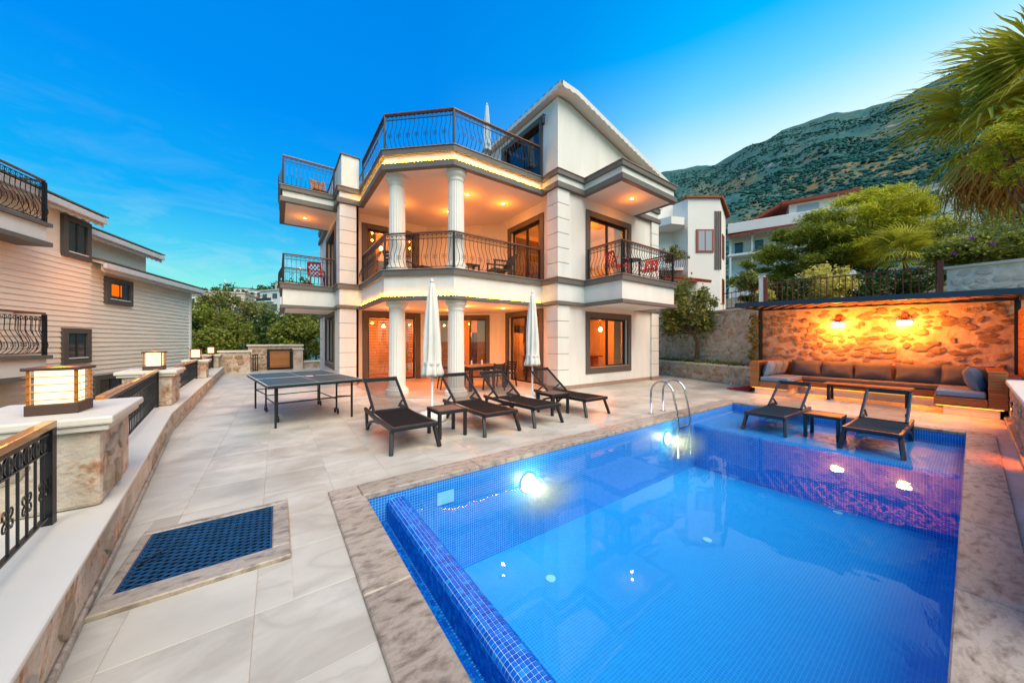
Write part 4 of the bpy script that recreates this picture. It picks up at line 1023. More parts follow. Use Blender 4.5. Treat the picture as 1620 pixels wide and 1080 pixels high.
t = thing('stone_post', 'pale stone post to the right of the wooden gate', 'post', (.95, 21.3, 0))
MB().bx(.72, 1.16, 21.25, 21.49, 0, 1.05).build('shaft', 'mortar', t); MB().bx(.68, 1.2, 21.2, 21.495, 1.052, 1.12).build('cap', 'cap_stone', t)

# ------------------------------------------------------------------ lounge corner
lw = thing('lounge_wall', 'tall rubble stone wall behind the corner sofa, lit by two lamps', 'wall', (13.3, 1.8, 0))
m = MB(); m.prism([(13.2, -1.6), (13.7, -1.6), (13.7, 4.25), (13.2, 4.25)], -.2, 2.52); m.build('wall_body', 'mortar_warm', lw)
stones(lw, (13.2, 4.2, .62), (0, -1), 4.75, 1.86, .205, 'rubble', 91, .70, .034, aspect=1.35, jit=1.6)
stones(lw, (13.2, 4.2, .62), (0, -1), 4.75, 1.86, .135, 'rubble', 98, .42, .030, aspect=1.5, jit=1.6)
pw = thing('retaining_wall', 'pale stone retaining wall behind the olive tree and planter', 'wall', (14.2, 6.4, 0))
a, b_ = (13.22, 4.27), (15.6, 10.5)
m = MB(); m.seg(b_, a, 0, .5, -.2, 2.62); m.build('wall_body', 'mortar', pw)
l = math.hypot(b_[0]-a[0], b_[1]-a[1])
stones(pw, (b_[0], b_[1], .65), (a[0]-b_[0], a[1]-b_[1]), l-.1, 1.9, .22, 'rubble_pale', 92, .74, .04)
MB().seg(b_, a, -.04, .55, 2.622, 2.68).build('cap', 'cap_stone', pw)
pl = thing('planter', 'low stone planter bed in front of the olive tree', 'planter', (13.4, 6, 0))
a, b_ = (12.52, 4.15), (14.35, 8.95); dl = math.hypot(b_[0]-a[0], b_[1]-a[1])
m = MB(); m.seg(b_, a, 0, .22, -.1, .60); m.build('planter_wall', 'mortar', pl)
MB().seg(b_, a, -.03, .25, .602, .655).build('cap', 'cap_stone', pl)
stones(pl, (b_[0], b_[1], .04), (a[0]-b_[0], a[1]-b_[1]), dl, .2, .19, 'rubble_pale', 93, .85, .03, aspect=1.8)
stones(pl, (b_[0], b_[1], .235), (a[0]-b_[0], a[1]-b_[1]), dl, .12, .075, 'rubble', 94, .75, .02, aspect=2.4)
stones(pl, (b_[0], b_[1], .36), (a[0]-b_[0], a[1]-b_[1]), dl, .22, .2, 'rubble_pale', 95, .85, .03, aspect=1.8)
m = MB(); m.prism([(12.78, 4.3), (13.3, 4.3), (15.2, 9.0), (14.62, 9.0)], .2, .58); m.build('soil', 'soil', pl)
MB().seg(b_, a, -.03, -.0, .0, .05).build('kerb', 'coping', pl)
# side wall on the right
sw = thing('side_wall', 'low rubble wall with white cap along the right side of the terrace', 'wall', (9, -.6, 0))
m = MB(); m.bx(3.0, 13.18, -.95, -.40, -.2, .70); m.build('wall_body', 'mortar', sw); MB().bx(2.9, 13.18, -1.0, -.35, .702, .765).build('cap', 'ledge_white', sw, bevel=.012)
MB().bx(3.0, 13.18, -.40, -.34, .001, .07).build('kerb', 'coping', sw, bevel=.008)
stones(sw, (13.1, -.40, .10), (-1, 0), 7.5, .56, .2, 'rubble_pale', 96, .8, .03)
t = thing('step_light', 'small black wall light glowing on the right side wall', 'light', (10.4, -.4, .3))
MB().bx(10.33, 10.47, -.44, -.385, .28, .44).build('housing', 'iron', t); MB().bx(10.345, 10.455, -.384, -.380, .30, .33).build('lens', 'led_under', t)
lamp('SPOT', (10.4, -.36, .33), 9, ORANGE, .03, t, 'step_lamp', 110, .5, aim=(0, .7, -1))
t = thing('step_light', 'wall light nearest the viewer on the right side wall', 'light', (7.3, -.4, .3))
MB().bx(7.23, 7.37, -.44, -.385, .28, .44).build('housing', 'iron', t); MB().bx(7.245, 7.355, -.384, -.380, .30, .33).build('lens', 'led_under', t)
lamp('SPOT', (7.3, -.36, .33), 11, ORANGE, .03, t, 'step_lamp', 120, .6, aim=(0, .7, -1))
t = thing('plank_screen', 'orange lit timber plank screen at the right end of the sofa', 'screen', (12.4, -.6, .77))
for k in range(9): MB().bx(11.3, 13.19, -.60, -.565, .768+k*.155, .768+k*.155+.148).build('plank', 'teak', t)
for x in (11.5, 12.9): MB().bx(x-.03, x+.03, -.66, -.601, .768, 2.15).build('batten', 'iron', t)
# pergola
pg = thing('pergola', 'flat pergola with dark blue front beam and diagonal lath ceiling over the sofa', 'pergola', (12.2, 1.8, 2.5))
mat('beam_blue', (.010, .030, .058), .45); mat('lath', hexc('#b98a5c'), .6, color2=hexc('#8a6038'), vscale=6)
zf = lambda x, y: 2.44 + (y + .6) / 4.7 * .12
FA, FB = (11.15, 4.12), (11.55, -.62)
def pbar(p, q, wdt, hgt, dz=0): 
    m = MB(); m.bar((p[0], p[1], zf(*p)+dz), (q[0], q[1], zf(*q)+dz), wdt, hgt); return m
pbar(FA, FB, .06, .11).build('front_beam', 'beam_blue', pg, bevel=.004)
pbar(FA, (13.17, 4.12), .06, .11).build('side_beam', 'beam_blue', pg); pbar(FB, (13.17, -.62), .06, .11).build('side_beam', 'beam_blue', pg); pbar((13.14, 4.08), (13.14, -.58), .06, .11, -.002).build('back_beam', 'beam_blue', pg)
for k in range(17):       # diagonal laths
    y = 3.95 - k*.275
    for sg, dz in ((1, .02), (-1, -.004)):
        p, q = (11.25+(.4*(4.1-y)/4.7), y), (13.1, y - sg*.9)
        if q[1] > 4.05: f = (4.05-p[1])/(q[1]-p[1]); q = (p[0]+(q[0]-p[0])*f, 4.05)
        if q[1] < -.55: f = (-.55-p[1])/(q[1]-p[1]); q = (p[0]+(q[0]-p[0])*f, -.55)
        if math.hypot(q[0]-p[0], q[1]-p[1]) > .2: pbar(p, q, .085, .016, dz).build('lath', 'lath', pg)
m = MB(); m.prism([FA, (13.17, 4.12), (13.17, -.62), FB], lambda x, y: zf(x, y)+.058, lambda x, y: zf(x, y)+.075); m.build('roof_sheet', 'beam_blue', pg)
MB().bx(13.03, 13.12, 4.06, 4.15, 0, zf(13, 4.1)-.056).build('post', 'iron', pg)
MB().bx(13.05, 13.13, -.60, -.52, .77, zf(13, -.55)-.056).build('post', 'iron', pg)
# wall lamps
for i, (y, lab) in enumerate(((2.25, 'left glowing wall lamp on the stone wall above the sofa'), (1.02, 'right glowing wall lamp on the stone wall above the sofa'))):
    t = thing('wall_lamp', lab, 'lamp', (13.15, y, 2.0), group='wall lamps over the sofa')
    MB().bx(13.10, 13.17, y-.05, y+.05, 2.02, 2.2).build('bracket', 'brown_paint', t, bevel=.008)
    for s in (-1, 0, 1):
        m = MB(); m.lathe([(.012, 1.90), (.04, 1.92), (.05, 1.965), (.035, 2.01), (.015, 2.03)], 13.02, y+s*.085, 12); m.build('bulb', 'bulb_glow', t, smooth=True)
    MB().bx(13.0, 13.12, y-.11, y+.11, 2.03, 2.045).build('arm', 'brown_paint', t)
    lamp('POINT', (12.76, y, 1.86), 92, (1, .23, .012), .09, t, 'wall_lamp_light')
# corner sofa
so = thing('corner_sofa', 'U-shaped teak slatted outdoor sofa floating over a lit plinth', 'sofa', (12.2, 1.7, 0))
def slatted(x0, x1, y0, y1, z0, z1, faces, n):
    MB().bx(x0+.02, x1-.02, y0+.02, y1-.02, z0+.01, z1).build('carcass', 'brown_strip', so)
    hh = (z1-z0)/n
    for k in range(n):
        a, b = z0+k*hh+.004, z0+(k+1)*hh-.004
        if 'w' in faces: MB().bx(x0, x0+.022, y0, y1, a, b).build('slat', 'teak', so)
        if 'n' in faces: MB().bx(x0+.0225, x1, y1-.022, y1, a, b).build('slat', 'teak', so)
        if 's' in faces: MB().bx(x0+.0225, x1, y0, y0+.022, a, b).build('slat', 'teak', so)
slatted(11.10, 12.42, 2.86, 3.52, .19, .37, 'ws', 4); slatted(11.10, 12.42, -.16, .48, .19, .37, 'wn', 4)
slatted(12.38, 13.08, -.14, 3.5, .19, .36, 'w', 4)
slatted(11.10, 13.1, 3.53, 3.74, .19, .90, 'wn', 13); slatted(11.10, 13.1, -.38, -.17, .19, .88, 'w', 13)
MB().bx(11.095, 13.1, 3.52, 3.75, .902, .925).build('arm_top', 'teak', so); MB().bx(11.095, 13.1, -.385, -.16, .882, .905).build('arm_top', 'teak', so)
MB().bx(13.06, 13.19, -.16, 3.52, .37, .86).build('back_panel', 'teak', so)
m = MB(); m.bx(11.22, 12.5, 2.98, 3.66, .0, .19); m.build('plinth', 'white_paint', so); MB().bx(11.22, 12.5, -.30, .36, .0, .19).build('plinth', 'white_paint', so); MB().bx(12.5, 13.1, -.2, 3.6, .0, .19).build('plinth', 'white_paint', so)
for x0, x1, y0, y1 in ((11.14, 11.155, 2.9, 3.7), (11.14, 11.155, -.34, .45), (12.43, 12.445, .5, 2.84)):
    MB().bx(x0, x1, y0, y1, .180, .189).build('led_strip', 'led_under', so)
for (x, y, e) in ((11.1, 3.2, 3), (11.1, .1, 4), (12.3, 1.7, 6), (12.0, 2.75, 3), (12.0, .6, 3)):
    d = bpy.data.lights.new('strip_light', 'AREA'); d.energy = e*.8; d.color = (1, .24, .012); d.shape = 'RECTANGLE'; d.size = .05; d.size_y = .8 if y != 1.7 else 2.2
    o = bpy.data.objects.new('strip_light', d); col.objects.link(o); o.location = (x-.03, y, .178); o.rotation_euler = (0, R(25), 0); o.parent = so; o.matrix_parent_inverse = Matrix.Translation(-Vector(so.location))
def pad(x0, x1, y0, y1, z0, z1, mt, nm='seat_pad'): MB().bx(x0, x1, y0, y1, z0, z1).build(nm, mt, so, bevel=.03)
pad(11.13, 12.40, 2.88, 3.51, .372, .50, 'cushion_blue'); pad(11.13, 12.40, -.15, .46, .372, .49, 'cushion_blue'); pad(12.40, 13.05, -.13, 3.5, .372, .47, 'cushion')
def cushion_mesh(w, d, h, seed, mt):
    bm = bmesh.new(); bmesh.ops.create_grid(bm, x_segments=12, y_segments=9, size=1); rr = random.Random(seed); V0 = [v.co.copy() for v in bm.verts]; F = [tuple(v.index for v in f.verts) for f in bm.faces]; bm.free()
    m = MB(); n = len(V0); sd = rr.random()*20
    for sg in (1, -1):
        for c in V0:
            e = (max(0, 1-abs(c.x)**3.2)*max(0, 1-abs(c.y)**3.2))**.45
            pin = 1 + .05*(abs(c.x)*abs(c.y))**2 - .035*(1-abs(c.x*c.y))
            wr = noise.noise(Vector((c.x*2.2+sd, c.y*2.6, sg))) * .16
            fold = -.12*abs(math.sin(3.2*(c.x*c.y)*2.5+sd))*max(abs(c.x), abs(c.y))**3
            m.v.append((c.x*w/2*pin, sg*(d/2)*e*(1+wr+fold), c.y*h/2*pin))
    for f in F: m.f.append(f[::-1]); m.f.append(tuple(i+n for i in f))
    return m.mesh('cushion', mt, True)
def cushion(x, y, z, rz_, tilt, w, h, lab, mt, seed, d=.2):
    o = put('cushion', cushion_mesh(w, d, h, seed, mt)); o.location = (x, y, z); o.rotation_euler = (R(tilt), 0, R(rz_)); tag(o, lab, 'cushion', 'back cushions of the corner sofa'); return o
names = ['first grey-brown back cushion from the left along the wall', 'second grey-brown back cushion along the stone wall', 'middle grey-brown back cushion along the stone wall', 'fourth grey-brown back cushion, right of the gap along the wall', 'rightmost grey-brown back cushion along the stone wall']
for k, y in enumerate((2.92, 2.25, 1.56, .80, .10)):
    cushion(12.95, y, .70, -90, -14, .66 if k < 3 else .72, .46, names[k], 'cushion', k)
cushion(11.55, 3.42, .71, 3, 14, .62, .46, 'pale blue cushion at the front of the left sofa arm', 'cushion_blue', 11)
cushion(12.1, 3.42, .71, -2, 14, .60, .46, 'cushion in the middle of the left sofa arm, behind the pale blue one', 'cushion_blue', 12)
cushion(12.6, 3.40, .71, 2, 14, .55, .46, 'cushion in the inner left corner of the sofa', 'cushion_blue', 13)
cushion(11.85, -.02, .71, 180, 16, .70, .52, 'plump blue-grey cushion leaning on the right sofa arm', 'cushion_blue', 14, .26)
# coffee table
ct = thing('coffee_table', 'long low teak table on black legs before the sofa', 'table', (11.75, 1.5, 0))
for k in range(4): MB().bx(11.45+k*.115, 11.45+k*.115+.11, .78, 2.25, .395, .425).build('top_plank', 'teak', ct)
for x in (11.49, 11.84):
    for y in (.86, 2.15): MB().bx(x-.03, x+.03, y-.03, y+.03, 0, .394).build('leg', 'iron', ct)
for x in (11.49, 11.84): MB().bx(x-.02, x+.02, .89, 2.12, .35, .393).build('rail', 'iron', ct)
m = MB(); n = 14
for i in range(n):
    for j in range(n):
        u_, v_ = i/(n-1), j/(n-1); m.v.append((11.45+u_*.8+.06*noise.noise(Vector((u_*3, v_*3, 7))), 3.86+v_*.62*(1-u_*.4), .02+.15*u_*math.exp(-((v_-.3)*2.4)**2)+.05*abs(noise.noise(Vector((u_*4, v_*6, 1))))))
for i in range(n-1):
    for j in range(n-1): m.f.append((i*n+j, (i+1)*n+j, (i+1)*n+j+1, i*n+j+1))
o = m.build('red_cloth', 'red_cloth', smooth=True); md = o.modifiers.new('thick', 'SOLIDIFY'); md.thickness = .015; tag(o, 'dark red cloth heaped on the floor at the left end of the sofa', 'cloth')
t = thing('hose_tap', 'thin bent metal pipe standing by the planter beside the red cloth', 'pipe', (12.45, 4.75, 0))
MB().tube([(12.45, 4.75, 0), (12.43, 4.76, .25), (12.46, 4.74, .36), (12.50, 4.72, .38)], .012, 6).build('pipe', 'steel', t, smooth=True)

# ------------------------------------------------------------------ upper garden beyond the wall
rw = thing('rear_wall', 'stone retaining wall carrying on past the right end of the lounge', 'wall', (13.4, -6, 0))
MB().bx(13.2, 13.7, -14, -1.601, -.3, 2.52).build('wall_body', 'mortar', rw)
stones(rw, (13.2, -1.65, .1), (0, -1), 6, 2.3, .26, 'rubble_pale', 99, .7, .04)
lg = MB(); lg.bx(-1.5, 13.2, -14, -1.001, -.4, -.03); lg.build('side_garden', 'ground_green')['kind'] = 'structure'
gd = MB(); gd.add([(13.6, -8, 2.50), (13.6, 4.2, 2.50), (15.9, 10.6, 2.55), (20, 22, 2.6), (60, 45, 9), (80, -30, 12), (30, -14, 4.0), (22, -8, 3.0)], [(0, 7, 6, 5, 4, 3, 2, 1)])
tag(gd.build('garden_ground', 'ground_green'), kind='structure')
fe = thing('garden_fence', 'brown iron fence with thin uprights on top of the lounge wall', 'fence', (14.2, 2.4, 2.6))
def fz(y): return 2.62
for (y, hh) in ((4.3, 1.16), (.5, 1.0)): MB().bx(14.14, 14.24, y-.05, y+.05, fz(y)-.1, fz(y)+hh).build('post', 'brown_paint', fe, bevel=.01)
for z in (.93, .20): 
    m = MB(); m.bar((14.2, 4.25, 2.62+z), (14.2, .55, 2.62+z-.09), .035, .03); m.build('rail', 'brown_paint', fe)
for k in range(26):
    y = 4.12-k*.142; m = MB(); m.tube([(14.2, y, 2.60), (14.2, y, 3.52)], .013, 5)
    if k % 3 == 1:
        for sx in (-1, 1): m.tube([(14.2, y+sx*.0, 3.36), (14.2, y+sx*.03, 3.42), (14.2, y+sx*.055, 3.37), (14.2, y+sx*.03, 3.34)], .005, 4)
    m.build('upright', 'brown_paint', fe)
t = thing('white_post', 'short white post beside the brown fence post', 'post', (14.25, 4.42, 2.5)); MB().bx(14.16, 14.30, 4.36, 4.50, 2.4, 3.80).build('shaft', 'white_paint', t, bevel=.01); MB().bx(14.14, 14.32, 4.34, 4.52, 3.80, 3.84).build('cap', 'white_paint', t)
fe2 = thing('garden_fence', 'short iron fence section left of the white post', 'fence', (14.3, 5.1, 2.6))
for z in (.80, .15): MB().bar((14.3, 4.52, 2.62+z), (14.75, 5.9, 2.62+z), .03, .03).build('rail', 'brown_paint', fe2)
for k in range(9): 
    f = k/8; MB().tube([(14.3+.45*f, 4.52+1.38*f, 2.5), (14.3+.45*f, 4.52+1.38*f, 3.45)], .009, 5).build('upright', 'brown_paint', fe2)
gw = thing('garden_wall', 'white painted rubble wall at the upper right beyond the fence', 'wall', (14.4, -1.2, 2.5))
mat('white_mortar', hexc('#eee6d8'), .85, color2=hexc('#d8ccba'), vscale=6, bump=.8, bscale=22)
m = MB(); m.bx(14.2, 14.7, -4.5, .40, 2.3, 3.36); m.build('wall_body', 'white_mortar', gw); MB().bx(14.14, 14.78, -4.6, .45, 3.362, 3.43).build('cap', 'cap_stone', gw)
mat('white_rubble', (.80, .72, .60), .8, var=.15, vscale=6, bump=.8, bscale=20); stones(gw, (14.2, .36, 2.55), (0, -1), 4.6, .80, .2, 'white_rubble', 97, .92, .03)

# ------------------------------------------------------------------ neighbour house on the left
nb = thing('neighbour_house', 'cream weatherboarded house with grey window frames at the left edge', 'house', (-5.24, 16.76, -3.5), R(75.5), world=False)
NZ = 3.5    # local z = scene z + 3.5
m = MB(); m.bx(-7, .5, 0, 5, 0, NZ+5.62); m.bx(.5, 6.8, .12, 5, 0, NZ+4.15); m.bx(.5, 4.5, .62, 5, NZ+4.15, NZ+5.35); m.build('wall', 'siding', nb, local=True)
for k in range(40):
    z = NZ-2.2+k*.16
    if z < NZ+4.05: 
        m = MB(); m.add([(-7, -.004, z+.158), (.515, -.004, z+.158), (.515, -.030, z), (-7, -.030, z), (-7, -.004, z), (.515, -.004, z)], [(0, 3, 2, 1), (3, 4, 5, 2), (1, 2, 5)]); m.build('board', 'siding', nb, local=True)
        m = MB(); m.add([(.52, .116, z+.158), (6.81, .116, z+.158), (6.81, .09, z), (.52, .09, z), (.52, .116, z), (6.81, .116, z)], [(0, 3, 2, 1), (3, 4, 5, 2), (1, 2, 5)]); m.build('board', 'siding', nb, local=True)
MB().bx(6.74, 6.86, .05, .17, 0, NZ+4.12).build('downpipe', 'white_paint', nb, local=True)
def nroof(x0, x1, y0, zt, dpt, rise, nm):
    m = MB(); a = [(x0, y0, zt), (x1, y0, zt), (x1, dpt, zt+rise), (x0, dpt, zt+rise)]; m.add(a + [(p[0], p[1], p[2]+.10) for p in a], [(0, 3, 2, 1), (4, 5, 6, 7), (0, 1, 5, 4), (1, 2, 6, 5), (2, 3, 7, 6), (3, 0, 4, 7)]); r_ = m.build(nm, 'white_wood', nb, local=True)
    m = MB(); m.bx(x0+.01, x1-.01, y0-.07, y0+.02, zt-.13, zt+.06); m.build('gutter', 'white_wood', r_, local=True, bevel=.02)
    m = MB(); n = int((x1-x0)/.05)
    for k in range(n+1):
        x = x0+(x1-x0)*k/n; s = .05*abs(math.sin(k*math.pi/6)); m.v += [(x, y0+.05, zt), (x, y0+.05, zt-.20-s)]
    for k in range(n): m.f.append((2*k, 2*k+1, 2*k+3, 2*k+2))
    m.build('valance', 'white_wood', r_, local=True)
    m = MB(); a = [(x0-.05, y0-.05, zt+.105), (x1+.06, y0-.05, zt+.105), (x1+.06, dpt, zt+rise+.11), (x0-.05, dpt, zt+rise+.11)]; m.add(a + [(p[0], p[1], p[2]+.05) for p in a], [(0, 3, 2, 1), (4, 5, 6, 7), (0, 1, 5, 4), (1, 2, 6, 5), (2, 3, 7, 6), (3, 0, 4, 7)]); m.build('shingles', 'shingle', r_, local=True)
nroof(-7.2, .52, -.38, NZ+5.58, 4, 1.3, 'roof'); nroof(.5, 4.95, .25, NZ+5.32, 5, 1.3, 'upper_roof'); nroof(.55, 7.15, -.30, NZ+4.12, .62, .24, 'lower_roof')
def nwin(x0, x1, y, z0, z1, lit=False):
    m = MB(); s = .16
    m.bx(x0-s, x0, y-.09, y+.05, z0-s, z1+s); m.bx(x1, x1+s, y-.09, y+.05, z0-s, z1+s); m.bx(x0, x1, y-.09, y+.05, z1, z1+s); m.bx(x0, x1, y-.09, y+.05, z0-s, z0)
    w_ = m.build('window', 'grey_surround', nb, local=True); MB().bx(x0, x1, y-.045, y-.035, z0, z1).build('pane', 'dark_glass', w_, local=True)
    MB().bx((x0+x1)/2-.03, (x0+x1)/2+.03, y-.06, y-.047, z0, z1).build('mullion', 'dark_frame', w_, local=True); MB().bx(x0, x1, y-.11, y-.06, z0, z0+.03).build('sill', 'white_paint', w_, local=True)
    if lit: MB().bx(x0+.12, x0+.60, y-.056, y-.050, z0+.14, z1-.08).build('lit_blind', 'neighbour_light', w_, local=True)
emit_mat('neighbour_light', (1, .17, .006), .75)
nwin(-.42, .28, 0, NZ+4.28, NZ+5.25); nwin(1.42, 2.42, .1, NZ+3.02, NZ+3.66, True); nwin(-.42, .28, 0, NZ+.95, NZ+1.75); nwin(.95, 2.0, .1, NZ-1.2, NZ+.15)
for zt in (4.72, 1.12):
    z = NZ+zt; m = MB(); m.bx(-6.5, -1.95, -.62, -.0305, z-.52, z-.10); s_ = m.build('balcony_slab', 'plaster', nb, local=True)
    MB().bx(-6.6, -1.87, -.70, -.0306, z-.099, z).build('upper_moulding', 'grey_trim', s_, local=True); MB().bx(-6.6, -1.87, -.70, -.0306, z-.64, z-.521).build('lower_moulding', 'grey_trim', s_, local=True)
    rl = MB(); rl.bar((-6.5, -.60, z+1.13), (-1.97, -.60, z+1.13), .062, .044); rl.bar((-1.97, -.60, z+1.13), (-1.97, -.05, z+1.13), .062, .044); top = rl.build('balcony_railing', 'wood_rail', nb, local=True)
    for x in (-1.97, -4.2): MB().bx(x-.035, x+.035, -.635, -.565, z, z+1.1).build('post', 'iron', top, local=True)
    MB().bar((-6.5, -.60, z+.06), (-1.97, -.60, z+.06), .03, .014).build('bottom_bar', 'iron', top, local=True); MB().bar((-6.5, -.60, z+1.04), (-1.97, -.60, z+1.04), .03, .014).build('top_bar', 'iron', top, local=True)
    bme = BAL.get('nb') or [baluster_mesh('baluster', .98, True, k) for k in (False, True)]; BAL['nb'] = bme
    for k in range(20):
        put('baluster', bme[k % 2], top, Matrix(((1, 0, 0, -2.08-k*.128), (0, -1, 0, -.60), (0, 0, 1, z+.06), (0, 0, 0, 1))) @ Matrix.Diagonal((1, 1, 1, 1)), local=True)
    for k in range(4): put('baluster', bme[k % 2], top, Matrix(((0, 1, 0, -1.97), (1, 0, 0, -.5+k*.128), (0, 0, 1, z+.06), (0, 0, 0, 1))), local=True)
lamp('POINT', (-3.9, 16.2, 3.4), 28, WARM, .1, None, 'neighbour_porch_light').parent = None

# ------------------------------------------------------------------ houses on the right and far away
def at(px, d, z): X = (px-810)/521*d; x, y = cam_xy(X, d); return (x, y, z)
FACE = R(-35.53)
wh = thing('white_house', 'white house with brown framed windows above the olive tree', 'house', at(1139, 18, 2.4), FACE, world=False)
zt = 6.9
m = MB(); m.prism([(-3.6, 3.5), (-3.6, .9), (-2.1, .9), (-1.75, 0), (0, 0), (1.15, 1.3), (1.15, 5), (-3.6, 5)], 0, lambda x, y: zt + (0 if x < .3 else -.5)); m.build('wall', 'white_far', wh, local=True)
m = MB(); m.prism([(-1.9, -.12), (.05, -.12), (.05, .9), (-1.9, .9)], zt+.002, zt+.10); m.build('roof_edge', 'red_roof', wh, local=True)
m = MB(); m.prism([(.0, -.15), (.15, -.05), (1.4, 1.25), (1.3, 3.0), (.0, 3.0)], lambda x, y: zt-.02-.42*max(0, x-.2), lambda x, y: zt+.10-.42*max(0, x-.2)); m.build('side_roof', 'red_roof', wh, local=True)
MB().bx(.75, 1.1, 1.6, 2.0, zt-.6, zt+.25).build('chimney', 'brown_paint', wh, local=True)
def bwin(x0, x1, z0, z1, yf, nm='window'):
    m = MB(); s = .09; 
    w_ = MB().bx(x0, x1, yf-.05, yf+.02, z0, z1).build(nm, 'brown_window', wh, local=True)
    n = 2 if x1-x0 > .7 else 1
    for k in range(n):
        a = x0+s+(x1-x0-2*s)*k/n; b_ = x0+s+(x1-x0-2*s)*(k+1)/n; MB().bx(a+.03, b_-.03, yf-.056, yf-.051, z0+s, z1-s).build('pane', 'pale_pane', w_, local=True)
mat('pale_pane', (.35, .38, .40), .1, spec=.8)
bwin(-1.32, -.36, 3.95, 5.2, 0)
for k in range(4): MB().bx(-.30+k*.10, -.24+k*.10, -.03, .0-.001, 3.0, 6.2).build('wall_stripe', 'brown_strip', wh, local=True)
def side_win(s0, s1, z0, z1):
    ux, uy = 1.15/1.735, 1.3/1.735; p = lambda s: (ux*s, uy*s)
    w_ = MB().seg(p(s0), p(s1), -.04, .02, z0, z1).build('window', 'brown_window', wh, local=True); MB().seg(p(s0+.1), p(s1-.1), -.046, -.041, z0+.1, z1-.1).build('pane', 'dark_glass', w_, local=True)
side_win(.55, 1.15, 3.75, 5.1); side_win(.55, 1.15, 1.2, 2.6)
m = MB(); m.prism([(-3.6, .2), (-2.9, -.5), (-2.1, -.3), (-1.85, .2), (-2.1, .9), (-3.6, .9)], 5.35, 5.75); m.build('canopy', 'white_far', wh, local=True)
bal = MB(); bal.prism([(-3.6, .0), (-2.1, -.2), (-1.9, .3), (-2.1, .9), (-3.6, .9)], 2.95, 3.1); bs = bal.build('balcony', 'white_far', wh, local=True)
for k in range(16):
    f = k/15; MB().tube([(-3.6+1.7*f, .02-.18*f, 3.1), (-3.6+1.7*f, -.08-.18*f, 3.35), (-3.6+1.7*f, .02-.18*f, 3.9)], .012, 4).build('baluster', 'iron', bs, local=True)
MB().bar((-3.6, .02, 3.9), (-1.9, -.16, 3.9), .04, .03).build('handrail', 'iron', bs, local=True)
m = MB(); m.add([(-3.6, -1.2, 2.35), (-1.2, -1.2, 2.15), (-1.2, .3, 2.55), (-3.6, .3, 2.85), (-3.6, -1.2, 2.27), (-1.2, -1.2, 2.07), (-1.2, .3, 2.47), (-3.6, .3, 2.77)], [(0, 1, 2, 3), (7, 6, 5, 4), (0, 4, 5, 1), (1, 5, 6, 2), (2, 6, 7, 3), (3, 7, 4, 0)]); aw = m.build('porch_roof', 'red_roof', wh, local=True)
for k in range(16): 
    x = -3.55+k*.155; MB().tube([(x, -1.22, 2.375-.083*(x+3.6)), (x, .3, 2.875-.125*(x+3.6))], .045, 6).build('roof_ridge', 'red_roof', aw, local=True)

def house(px, d, ytop, ybot, wpx, label, roof='red', rot=0, wins=3, floors=2, wallm='white_far', name='hill_house', group='houses on the hillside', dep=None):
    s = d/521; zb = 1.49+(540-ybot)*s; zt_ = 1.49+(540-ytop)*s; w_ = wpx*s; h = zt_-zb; D = dep or w_*.7
    t = thing(name, label, 'house', at(px, d, zb), FACE+R(rot), world=False, group=group)
    rh = h*.16 if roof == 'red' else .12*h*.5
    MB().bx(-w_/2, w_/2, 0, D, -4, h-rh).build('wall', wallm, t, local=True)
    if roof == 'red':
        e = w_*.05; m = MB(); m.add([(-w_/2-e, -e, h-rh), (w_/2+e, -e, h-rh), (w_/2+e, D+e, h-rh), (-w_/2-e, D+e, h-rh), (-w_*.22, D/2, h), (w_*.22, D/2, h)], [(0, 1, 5, 4), (1, 2, 5), (2, 3, 4, 5), (3, 0, 4), (3, 2, 1, 0)]); m.build('roof', 'red_roof', t, local=True)
    else: MB().bx(-w_/2-.1, w_/2+.1, -.15, D+.1, h-rh+.002, h).build('roof', 'beige_far', t, local=True)
    fh = (h-rh)/floors
    for f in range(floors):
        for k in range(wins):
            x = -w_/2+w_*(k+.5)/wins; ww = w_/wins*.22; MB().bx(x-ww, x+ww, -.06, -.004, f*fh+fh*.28, f*fh+fh*.74).build('window', 'dark_glass', t, local=True)
    if floors > 1:
        b_ = MB().bx(-w_/2-.05*w_, w_*.2, -w_*.10, -.005, fh*.97, fh*1.06).build('balcony', wallm, t, local=True)
        MB().bx(-w_/2-.05*w_, w_*.2, -w_*.10, -w_*.095, fh*1.06, fh*1.32).build('balustrade', 'iron', b_, local=True)
    return t
# big villa on the slope behind the pines
fv = thing('hill_villa', 'large white villa with red roofs and long balconies behind the pine trees', 'house', at(1245, 42, 7.5), FACE+R(-34), world=False)
S = 42/521
def zz(y): return 1.49+(540-y)*S-7.5
m = MB(); m.bx(-6.2, 6.0, 0, 8, -4, zz(358)); m.bx(.2, 6.0, .0-.01, 8, zz(358), zz(325)); m.build('wall', 'white_far', fv, local=True)
m = MB(); m.bx(-6.3, 6.2, -1.9, .0-.012, zz(362), zz(346)); m.bx(-6.3, 6.2, -1.8, -.012, zz(400), zz(396)); m.build('balcony', 'white_far', fv, local=True, bevel=.05)
m = MB(); m.add([(-6.8, -2.5, zz(370)), (6.4, -2.5, zz(364)), (6.4, -.02, zz(356)), (-6.8, -.02, zz(362)), (-6.8, -2.5, zz(367)), (6.4, -2.5, zz(361)), (6.4, -.02, zz(353)), (-6.8, -.02, zz(359))], [(0, 3, 2, 1), (4, 5, 6, 7), (0, 1, 5, 4), (1, 2, 6, 5), (2, 3, 7, 6), (3, 0, 4, 7)]); m.build('eaves', 'red_roof', fv, local=True)
